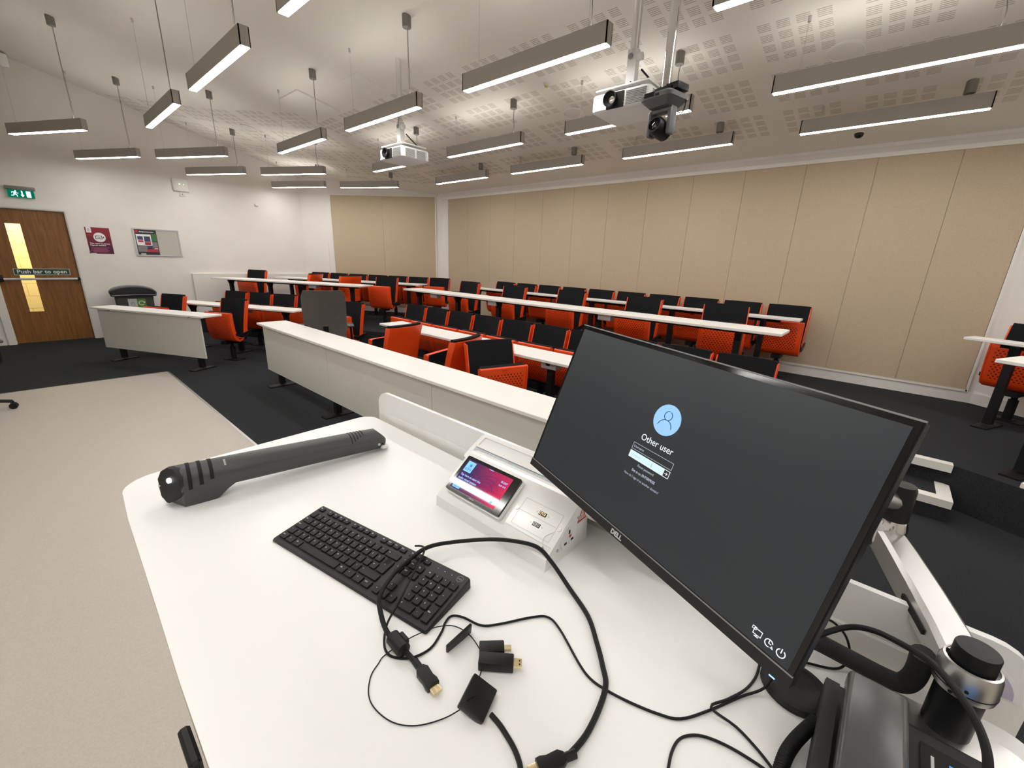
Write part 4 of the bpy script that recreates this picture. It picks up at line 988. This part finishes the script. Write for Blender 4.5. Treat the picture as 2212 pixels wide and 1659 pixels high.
def armsec(c, w, z0, z1): return [c - nrm*w + Vector((0, 0, z0)), c - nrm*w*.96 + Vector((0, 0, z1-.006)), c - nrm*w*.7 + Vector((0, 0, z1)), c + nrm*w*.7 + Vector((0, 0, z1)), c + nrm*w*.96 + Vector((0, 0, z1-.006)), c + nrm*w + Vector((0, 0, z0))]
mb = MB(); mb.loft([armsec(P_ + d*s_, w, ST+.083, z1) for s_, w, z1 in ((.018, .026, ST+.118), (.06, .0255, ST+.123), (.15, .025, ST+.127), (.25, .024, ST+.129), (.312, .023, ST+.128))]); ar = mb.build('lower_arm', 'alu', ma)
mb = MB(); mb.box((0, 0, 0), (.004, .08, .008), Matrix.Translation(P_ + d*.10 + nrm*.0255 + Vector((0, 0, ST+.10))) @ Matrix.Rotation(math.atan2(d.y, d.x)-PI/2, 4, 'Z')); mb.build('cable_slot', 'slot_black', ar)
mb = MB(); mb.lathe([(.025, ST+.085), (.028, ST+.10), (.026, ST+.135), (.022, ST+.150)], 24, Matrix.Translation((E_.x, E_.y, 0))); mb.build('elbow', 'chrome', ma)
mb = MB(); mb.lathe([(.0225, ST+.150), (.0215, ST+.215), (.019, ST+.222), (.006, ST+.223)], 24, Matrix.Translation((E_.x, E_.y, 0))); mb.build('elbow_cap', 'black_plastic', ma)
back = MM @ Vector((0, .062, 0))
mb = MB(); mb.tube([(E_.x, E_.y, ST+.185), ((E_.x+back.x)/2, (E_.y+back.y)/2+.02, ST+.25), tuple(back)], .018, 12); mb.build('upper_arm', 'alu', ma)
mb = MB(); mb.box((0, .055, 0), (.11, .012, .11), MM); mb.build('screen_plate', 'black_plastic', ma, smooth=False)

# ------------------------------------------------------------------ keyboard
kb = thing('keyboard', 'black full size keyboard lying on the white lectern top', 'keyboard', (-.684, .351, 0), .185)
tilt = .0075/.06375
KT = Matrix.Translation((0, 0, .9590)) @ Matrix.Rotation(math.atan(tilt), 4, 'X')
mb = MB(); n_ = rrect(.442, .1275, .004, 3)
vs = [(x, y, ST+.0012) for x, y in n_] + [(x*.998, y*.998, .959+y*tilt-.003) for x, y in n_] + [(x*.99, y*.975, .959+y*tilt) for x, y in n_]; k = len(n_)
mb.add(vs, [tuple(reversed(range(k))), tuple(range(2*k, 3*k))] + [(i, (i+1) % k, k+(i+1) % k, k+i) for i in range(k)] + [(k+i, k+(i+1) % k, 2*k+(i+1) % k, 2*k+i) for i in range(k)])
kbase = mb.build('base', 'board_black', kb)
keys = MB(); leg = MB(); U = .0189; x0 = -.2155
GL = {}
def key(x, y, w, h, s_='', big=False):
    ww, hh = w*U-.0034, h-.0034
    rings = [[(px, py, z) for px, py in rrect(ww+e, hh+e, .0016, 2, x, y)] for z, e in ((0, .0), (.0026, -.0002), (.0034, -.0012))]
    keys.loft(rings, KT)
    if s_:
        if s_ not in GL: GL[s_] = glyphs(s_, .0042, 'CENTER', 1, .0001)
        vs, fs = GL[s_]; leg.add(vs, fs, KT @ Matrix.Translation((x-ww*.14 if w < 1.3 else x-ww/2+.006, y+.0006, .0037)))
rows = [('`1234567890-=', 1.0, .031, 0, [(2.0, '<-')]), ('QWERTYUIOP[]', 1.0, .0121, 1.5, []), ('ASDFGHJKL;\'#', 1.0, -.0068, 1.75, []), ('\\ZXCVBNM,./', 1.0, -.0257, 1.25, [(2.75, '^')])]
def kx(u): return x0 + u*U
for s_, w, y, off, ext in rows:
    u = 0
    if off: key(kx(off/2), y, off, U, {1.5: 'Tab', 1.75: 'Caps', 1.25: '^'}[off]); u = off
    for ch in s_: key(kx(u+.5), y, 1, U, ch); u += 1
    for w2, lb in ext: key(kx(u+w2/2), y, w2, U, lb); u += w2
key(kx(14.375), .0026, 1.25, 2*U, '<-'); key(kx(14.25), .0121, .98, U)
u = 0
for w, lb in ((1.25, 'Ctrl'), (1.25, 'o'), (1.25, 'Alt'), (6.25, ''), (1.25, 'Alt'), (1.25, 'o'), (1.25, '='), (1.25, 'Ctrl')): key(kx(u+w/2), -.0446, w, U, lb); u += w
fy = .0515
for i, u in enumerate((0, 1.6, 2.6, 3.6, 4.6, 6.1, 7.1, 8.1, 9.1, 10.9, 11.9, 12.9, 13.9)): key(kx(u+.5), fy, 1, .0135, 'Esc' if i == 0 else 'F%d' % i)
for i in range(3):
    u = 15.35+i; key(kx(u+.5), fy, 1, .0135, 'Prt' if i == 0 else 'x'); key(kx(u+.5), .031, 1, U, ('Ins', 'Hm', 'Pg')[i]); key(kx(u+.5), .0121, 1, U, ('Del', 'End', 'Pg')[i]); key(kx(u+.5), -.0446, 1, U, '<v>'[i])
key(kx(16.85), -.0257, 1, U, '^')
for r_, s_ in enumerate(('N/*-', '789', '456', '123')):
    for i, ch in enumerate(s_): key(kx(18.7+i+.5), .031-.0189*r_, 1, U, ch)
key(kx(22.2), .0026, 1, 2*U, '+'); key(kx(22.2), -.0352, 1, 2*U, 'Ent'); key(kx(19.7), -.0446, 2, U, '0'); key(kx(21.2), -.0446, 1, U, '.')
ks = keys.build('keys', 'key_black', kb, angle=25)
leg.build('key_legends', 'light_grey', ks, smooth=False)
mb = MB(); mb.ring(circ(.0068, 24, .2035, .0515), circ(.0062, 24, .2035, .0515), .0001, .0005, KT); text(mb, 'DELL', .0042, KT @ Matrix.Translation((.2035, .0500, .0004)), 'CENTER', 1, .0001); mb.build('logo', 'mid_grey', kbase, smooth=False)
mb = MB()
for i in range(3): mb.cyl((.150+.017*i, .0515, .0), (.150+.017*i, .0515, .0006), .0009, n=8, T=KT)
mb.build('indicator', 'light_grey', kbase)

# ------------------------------------------------------------------ document camera lying folded along the lectern's left edge
hd = Vector((-1.200, .118, 1.010)); tpv = Vector((-1.136, .668, .982)); ax = (tpv-hd).normalized(); Ld = (tpv-hd).length
zz = Vector((0, 0, 1)); xx = ax.cross(zz).normalized(); zz = xx.cross(ax)
DM = Matrix(((xx.x, ax.x, zz.x, hd.x), (xx.y, ax.y, zz.y, hd.y), (xx.z, ax.z, zz.z, hd.z), (0, 0, 0, 1)))
dc = thing_m('document_camera', 'dark grey document camera folded flat along the left end of the lectern', 'document camera', DM)
def dsec(y, r, sq=0.0, drop=0.0, n=28, ylow=0.0):
    pts = []
    for i in range(n):
        t = 2*PI*i/n; x = r*math.cos(t); z = r*math.sin(t)
        if z < 0: z *= 1+drop
        pts.append((x*(1+.06*(z > 0)), y + (ylow*(-z/r) if z < 0 else 0), z))
    return pts
def slant(ps, k=.55, j=-.20): return [(x, y + k*(x+.036) + j*(-z), z) for x, y, z in ps]
mb = MB(); mb.loft([slant(dsec(.004, .034)), slant(dsec(.010, .037)), dsec(.2, .0365), dsec(Ld-.05, .034), [(x, y-.020*max(0, z/.033)**2, z) for x, y, z in dsec(Ld-.002, .033)], [(x, y-.024*max(0, z/.029)**2, z) for x, y, z in dsec(Ld+.004, .029)]]); bd = mb.build('arm_tube', 'dark_grey', dc)
# foot: keel under the head
def zt(y): return -(hd.z + ax.z*y) / 1.0 + ST      # table level in local z (nearly)
mb = MB(); rings = []
for z, y0, y1, w in ((.0, .006, .19, .0355), (-.018, .006, .165, .034), (-.036, .008, .140, .031), (zt(.07)+.001, .012, .115, .027)):
    rings.append([(-w, y0, z), (w, y0+.55*2*w, z), (w*1.02, (y0+y1)/2, z), (w, y1-.008, z), (w*.6, y1, z), (-w*.6, y1, z), (-w, y1-.008, z), (-w*1.02, (y0+y1)/2, z)])
mb.loft(rings); mb.build('foot', 'dark_grey', dc)
mb = MB(); mb.loft([slant([(x*k, y, (z*k)) for x, z in ((-.034, .0), (-.028, .022), (-.010, .036), (.010, .036), (.030, .020), (.035, .0), (.024, -.035), (.004, -.052), (-.016, -.040))]) for y, k in ((.010, 1.0), (.001, 1.0), (-.003, .94))]); fp = mb.build('head_plate', 'black_matte', dc)
mb = MB(); T = Matrix.Translation((.004, .0205, .006)) @ Matrix.Rotation(R(29), 4, 'Z') @ Matrix.Rotation(R(80), 4, 'X'); mb.ring(circ(.0062, 20), circ(.0026, 20), -.002, .004, T); mb.build('power_ring', 'led_white', fp)
mb = MB(); mb.tube([(-.026, .004, -.012), (-.030, .006, -.030), (-.020, .008, -.045)], .006, 8); mb.build('lamp_strip', 'light_grey', fp)
def arcband(mb, y, w, a0, a1, r=.0372, th=.0008):
    k = 12; vs = []
    for i in range(k+1):
        a = R(a0+(a1-a0)*i/k)
        for rr, yy in ((r, y), (r, y+w), (r+th, y+w), (r+th, y)): vs.append((rr*math.cos(a)*(1.06 if math.sin(a) > 0 else 1), yy, rr*math.sin(a)))
    fs = []
    for i in range(k):
        for j in range(4): fs.append((i*4+j, i*4+(j+1) % 4, (i+1)*4+(j+1) % 4, (i+1)*4+j))
    mb.add(vs, fs)
for i in range(3):
    mb = MB(); arcband(mb, .052+.022*i, .0080, -28+16*i, 122); mb.build('head_slot', 'slot_black', bd)
mb = MB()
for i in range(5): arcband(mb, Ld-.105+.0095*i, .0022, 22+9*i, 112, .0343)
mb.build('vent_slot', 'slot_black', bd)
mb = MB()
for i in range(5): arcband(mb, .128, .0042, 46+6*i, 50+6*i, .0370, .0006)
mb.build('maker_mark', 'sticker_grey', bd)
mb = MB(); mb.cyl((.031, Ld-.020, -.008), (.034, Ld-.020, -.008), .0042, n=10); mb.build('button', 'light_grey', bd)
mb = MB(); mb.cyl((.032, Ld-.008, -.008), (.0335, Ld-.008, -.008), .003, n=10); mb.build('port_hole', 'slot_black', bd)
mb = MB(); mb.tube([(.030, Ld-.01, -.020), (.022, Ld+.010, -.026), (0, Ld+.014, -.028), (-.02, Ld+.008, -.028)], .006, 8); mb.build('end_pad', 'proj_white', bd)

# ------------------------------------------------------------------ cables and adapters on the lectern
def cable_obj(name, pts, r, label, m='rubber', cat='cable', n=8, k=5):
    mb = MB(); mb.tube(pts, r, n, smooth=k); o = mb.build(name, m); return tag(o, label, cat)
hd_pts = [(-.413, .284, .953), (-.442, .284, .955), (-.495, .283, .957), (-.536, .295, .965), (-.56, .31, .972), (-.583, .348, .974), (-.595, .392, .976), (-.598, .445, .977), (-.582, .506, .965), (-.531, .561, .968), (-.471, .578, .985), (-.425, .590, .988), (-.388, .590, .972), (-.337, .578, .951), (-.277, .547, .950), (-.236, .509, .95), (-.208, .479, .95), (-.19, .456, .95), (-.18, .42, .95), (-.175, .376, .95), (-.178, .337, .952)]
hc = thing('video_cable', 'thick black video cable looping across keyboard and console to the lower plug', 'cable')
mb = MB(); mb.tube(hd_pts, .0042, 10, smooth=6); mb.build('cord', 'rubber', hc)
def plug(parent, a, b, nm='plug'):
    a, b = Vector(a), Vector(b); d = (b-a).normalized(); s_ = Vector((0, 0, 1)).cross(d).normalized(); u_ = d.cross(s_)
    T = Matrix(((s_.x, d.x, u_.x, a.x), (s_.y, d.y, u_.y, a.y), (s_.z, d.z, u_.z, a.z), (0, 0, 0, 1)))
    mb = MB(); mb.tube([(0, -.012, 0), (0, 0, 0), (0, .006, 0)], .0055, 10, smooth=1); mb.loft([[(x, y, z) for x, z in rrect(w, h, .002, 2)] for y, w, h in ((.003, .012, .009), (.010, .020, .011), (.026, .018, .0105), (.034, .021, .0115), (.040, .020, .011))]); p = mb.build(nm, 'black_plastic', parent)
    mb = MB(); mb.loft([[(x, y, z) for x, z in rrect(.0140, .0050, .001, 2)] for y in (.040, .052)]); g_ = mb.build('connector', 'gold', p)
    p.matrix_world = T; 
    return p
plug(hc, (-.413, .284, .953), (-.371, .280, .9515)); plug(hc, (-.178, .337, .953), (-.198, .300, .953))
mb = MB(); T = XF((-.466, .2825, .9585), (1, -.03, 0), (0, 0, 1)); T = Matrix.Translation((-.466, .2830, .9575)) @ Matrix.Rotation(R(90), 4, 'Y') @ Matrix.Rotation(R(3), 4, 'X')
mb.lathe([(.006, -.019), (.0115, -.017), (.0115, .017), (.006, .019)], 18, T); mb.rbox((-.003, .011, 0), (.010, .008, .022), .002, 1, T); mb.build('ferrite_clamp', 'black_plastic', hc)
mb = MB(); mb.ring(circ(.0062, 14), circ(.0044, 14), -.001, .001, Matrix.Translation((-.419, .595, .985)) @ Matrix.Rotation(R(80), 4, 'Y')); mb.tube([(-.421, .599, .988), (-.428, .617, 1.000), (-.405, .648, 1.012)], .0012, 6); mb.build('tie_tag', 'proj_white', hc)
cable_obj('keyboard_cable', [(-.632, .437, .966), (-.612, .440, .974), (-.594, .433, .979), (-.572, .403, .979), (-.547, .363, .977), (-.521, .323, .975), (-.509, .292, .962), (-.495, .276, .950), (-.476, .267, .9475), (-.457, .270, .9475), (-.437, .288, .9475), (-.429, .318, .9475), (-.440, .350, .9475), (-.450, .366, .9475), (-.453, .383, .9475), (-.436, .395, .9475), (-.401, .405, .9475), (-.38, .429, .9475), (-.348, .479, .9475), (-.327, .498, .9475), (-.297, .491, .9475), (-.241, .461, .9475), (-.213, .451, .947), (-.186, .452, .947), (-.153, .459, .947), (-.117, .471, .947), (-.09, .486, .9475), (-.065, .524, .9475), (-.036, .578, .9475), (-.013, .613, .952), (-.005, .641, .97)], .0019, 'thin black keyboard cable winding over the lectern to the monitor', k=5)
cable_obj('usb_cable', [(-.027, .660, .965), (-.027, .651, .950), (-.027, .625, .9475), (-.034, .594, .9475), (-.049, .556, .952), (-.063, .528, .952), (-.029, .528, .9475), (.001, .516, .9475), (.022, .503, .9475)], .0019, 'thin black cable bending sharply left of the round grommet', k=4)
cable_obj('network_cable', [(-.077, .395, .9475), (-.079, .414, .9475), (-.083, .436, .9475), (-.082, .457, .9475), (-.073, .473, .9475), (-.056, .486, .9475), (-.027, .495, .9475), (.010, .498, .9475), (.04, .494, .9475)], .0019, 'thin black cable looping at the bottom photo edge left of the phone', k=5)
cable_obj('coiled_cord', None or [], .002, '') if False else None
# ring of adapters
rg = thing('adapter_ring', 'loop of thin black wire holding four black video adapters on the lectern', 'adapter ring')
mb = MB(); mb.tube([(-.317, .29, .955), (-.33, .265, .947), (-.35, .234, .9465), (-.376, .215, .9465), (-.408, .208, .9465), (-.434, .212, .9465), (-.457, .229, .9465), (-.467, .248, .9465), (-.472, .262, .9465), (-.468, .302, .949), (-.459, .332, .950), (-.449, .352, .951), (-.433, .371, .949), (-.407, .378, .948), (-.38, .374, .948), (-.357, .364, .949), (-.341, .346, .950), (-.329, .325, .955)], .0009, 6, smooth=6); mb.build('wire_loop', 'rubber', rg)
def slab(parent, nm, c, d, w, l, h, m='black_plastic', roll=0.0, pitch=0.0):
    d = Vector(d).normalized(); s_ = Vector((0, 0, 1)).cross(d).normalized(); u_ = d.cross(s_)
    T = Matrix(((s_.x, d.x, u_.x, c[0]), (s_.y, d.y, u_.y, c[1]), (s_.z, d.z, u_.z, c[2]), (0, 0, 0, 1))) @ Matrix.Rotation(roll, 4, 'Y') @ Matrix.Rotation(pitch, 4, 'X')
    mb = MB(); mb.rbox((0, 0, 0), (w, l, h), .002, 2); o = mb.build(nm, m, parent); o.matrix_world = T; return o
a1 = slab(rg, 'square_adapter', (-.311, .309, .957), (-.36, .93, 0), .040, .046, .013, roll=R(-24), pitch=R(8))
mb = MB(); mb.tube([(-.285, .309, .952), (-.272, .309, .950), (-.258, .307, .949), (-.233, .300, .949), (-.213, .288, .950), (-.20, .27, .95)], .0036, 9); mb.build('adapter_cord', 'rubber', a1).matrix_world = Matrix.Identity(4)
mb = MB(); mb.tube([(0, 0, .007), (.008, -.006, .0075), (.012, -.014, .007)], .0008, 5); mb.build('mark', 'black_gloss', a1)
slab(rg, 'thin_adapter', (-.404, .357, .955), (.05, 1, .16), .026, .052, .005, roll=R(76))
a3 = slab(rg, 'small_adapter', (-.353, .381, .954), (.70, .70, 0), .021, .040, .013)
mb = MB(); mb.box((0, .025, 0), (.008, .012, .0045)); mb.build('connector', 'gold', a3, smooth=False)
a4 = slab(rg, 'long_adapter', (-.331, .368, .9555), (.78, .62, 0), .021, .054, .017)
mb = MB(); mb.box((0, .033, 0), (.013, .013, .0055)); mb.build('connector', 'gold', a4, smooth=False)
mb = MB(); mb.box((-.003, .036, .003), (.002, .002, .0006)); mb.box((.003, .036, .003), (.002, .002, .0006)); mb.build('contact_hole', 'slot_black', a4, smooth=False)
for o in list(rg.children):
    pass
gm = thing('desk_grommet', 'round black cable grommet disc under the lower right monitor corner', 'grommet', (.022, .651, ST))
mb = MB(); mb.lathe([(.046, 0), (.046, .004), (.042, .008), (.036, .009), (.034, .006), (.002, .006)], 36); mb.build('disc', 'black_matte', gm)
cable_obj('cable_sleeve', [(.000, .690, 1.03), (.018, .707, 1.000), (.047, .724, .985), (.083, .736, .974), (.118, .741, .969), (.137, .742, .972), (.145, .742, .988), (.146, .737, 1.015), (.143, .728, 1.045)], .0135, 'thick black braided cable sleeve sagging between monitor and post', 'braid', 'cable sleeve', 14, 6)
cable_obj('power_cable', [(.015, .690, .990), (.033, .715, 1.005), (.063, .744, 1.02), (.09, .743, 1.035), (.119, .713, 1.055), (.14, .667, 1.08), (.157, .633, 1.085), (.17, .60, 1.085), (.177, .569, 1.08), (.178, .539, 1.07), (.178, .45, 1.04)], .0042, 'black power cable arching in front of the aluminium collar', n=10, k=6)
cable_obj('loop_cable', [(.010, .700, .948), (.028, .712, .9475), (.061, .729, .9475), (.074, .745, .952), (.076, .757, .968), (.067, .764, .988), (.051, .771, .997), (.035, .763, 1.005), (.015, .74, 1.02)], .0019, 'thin black cable loop between monitor edge and sleeve')

# ------------------------------------------------------------------ desk phone, cut by the lower right photo edge
ph = thing('desk_phone', 'black desk phone with handset at the lower right photo corner', 'phone', (0, 0, ST))
mb = MB(); mb.prism([(.40, .002), (.40, .022), (.640, .052), (.648, .048), (.650, .002)], .050, .300, Tyz); mb.build('base', 'black_matte', ph, smooth=False)
mb = MB(); mb.prism([(.42, .020), (.42, .058), (.626, .070), (.632, .045)], .049, .064, Tyz); mb.build('cradle', 'black_matte', ph, smooth=False)
mb = MB(); hT = Matrix.Translation((.097, .52, .079)) @ Matrix.Rotation(R(6), 4, 'X'); mb.rbox((0, 0, 0), (.060, .215, .030), .007, 3, hT); mb.rbox((0, .085, -.012), (.05, .045, .03), .006, 2, hT); hs = mb.build('handset', 'grey_gloss', ph)
mb = MB(); a_ = .030/.24
dT = XF((.21, .575, .0445), (1, 0, 0), (0, 1, a_)); mb.box((0, 0, .001), (.125, .10, .002), dT); mb.build('display_cover', 'black_gloss', ph, smooth=False)
mb = MB(); mb.box((.005, .012, .0025), (.085, .050, .001), dT); ds = mb.build('display', 'phone_blue', ph, smooth=False)
mb = MB(); text(mb, '10:24', .016, dT @ Matrix.Translation((-.034, .016, .0032)), 'LEFT', 1, .0003); mb.build('display_text', 'screen_ink', ds, smooth=False)
mb = MB(); mb.box((-.052, .012, .0022), (.003, .05, .001), dT); mb.build('display_line', 'light_grey', ph, smooth=False)
mb = MB()
for i in range(4):
    for j in range(3): mb.rbox((-.03+.026*j, -.075-.02*i, .003), (.018, .013, .006), .002, 1, dT)
mb.build('keypad', 'key_black', ph)
coil = [(.050, .590, .972), (.040, .570, .962), (.032, .547, .958), (.027, .520, .957), (.026, .480, .957), (.030, .44, .957)]
cp = catmull([Vector(p) for p in coil], 40); pts = []
for i, p in enumerate(cp):
    d = (cp[min(i+1, len(cp)-1)]-cp[max(i-1, 0)]).normalized(); s_ = Vector((0, 0, 1)).cross(d).normalized(); u_ = d.cross(s_)
    for j in range(3):
        a = (i*3+j)*2*PI/12*1.0; f = j/3
        q = p.lerp(cp[min(i+1, len(cp)-1)], f); pts.append(q + s_*.0068*math.cos(a) + u_*.0068*math.sin(a) - Vector((0, 0, ST)))
mb = MB(); mb.tube(pts, .0018, 5, smooth=1); mb.build('coiled_cord', 'rubber', ph)

# ------------------------------------------------------------------ light, world, view
w = bpy.data.worlds.new('world'); sc.world = w; w.use_nodes = True
w.node_tree.nodes['Background'].inputs[0].default_value = (.5, .5, .5, 1); w.node_tree.nodes['Background'].inputs[1].default_value = .02
sc.view_settings.view_transform = 'Standard'; sc.view_settings.look = 'None'; sc.view_settings.gamma = 1; sc.view_settings.use_curve_mapping = False
sc.view_settings.exposure = 0.30
sc.cycles.use_denoising = True
sc.cycles.max_bounces = 7; sc.cycles.diffuse_bounces = 4; sc.cycles.glossy_bounces = 4
sc.cycles.sample_clamp_indirect = 6
bpy.context.view_layer.update()
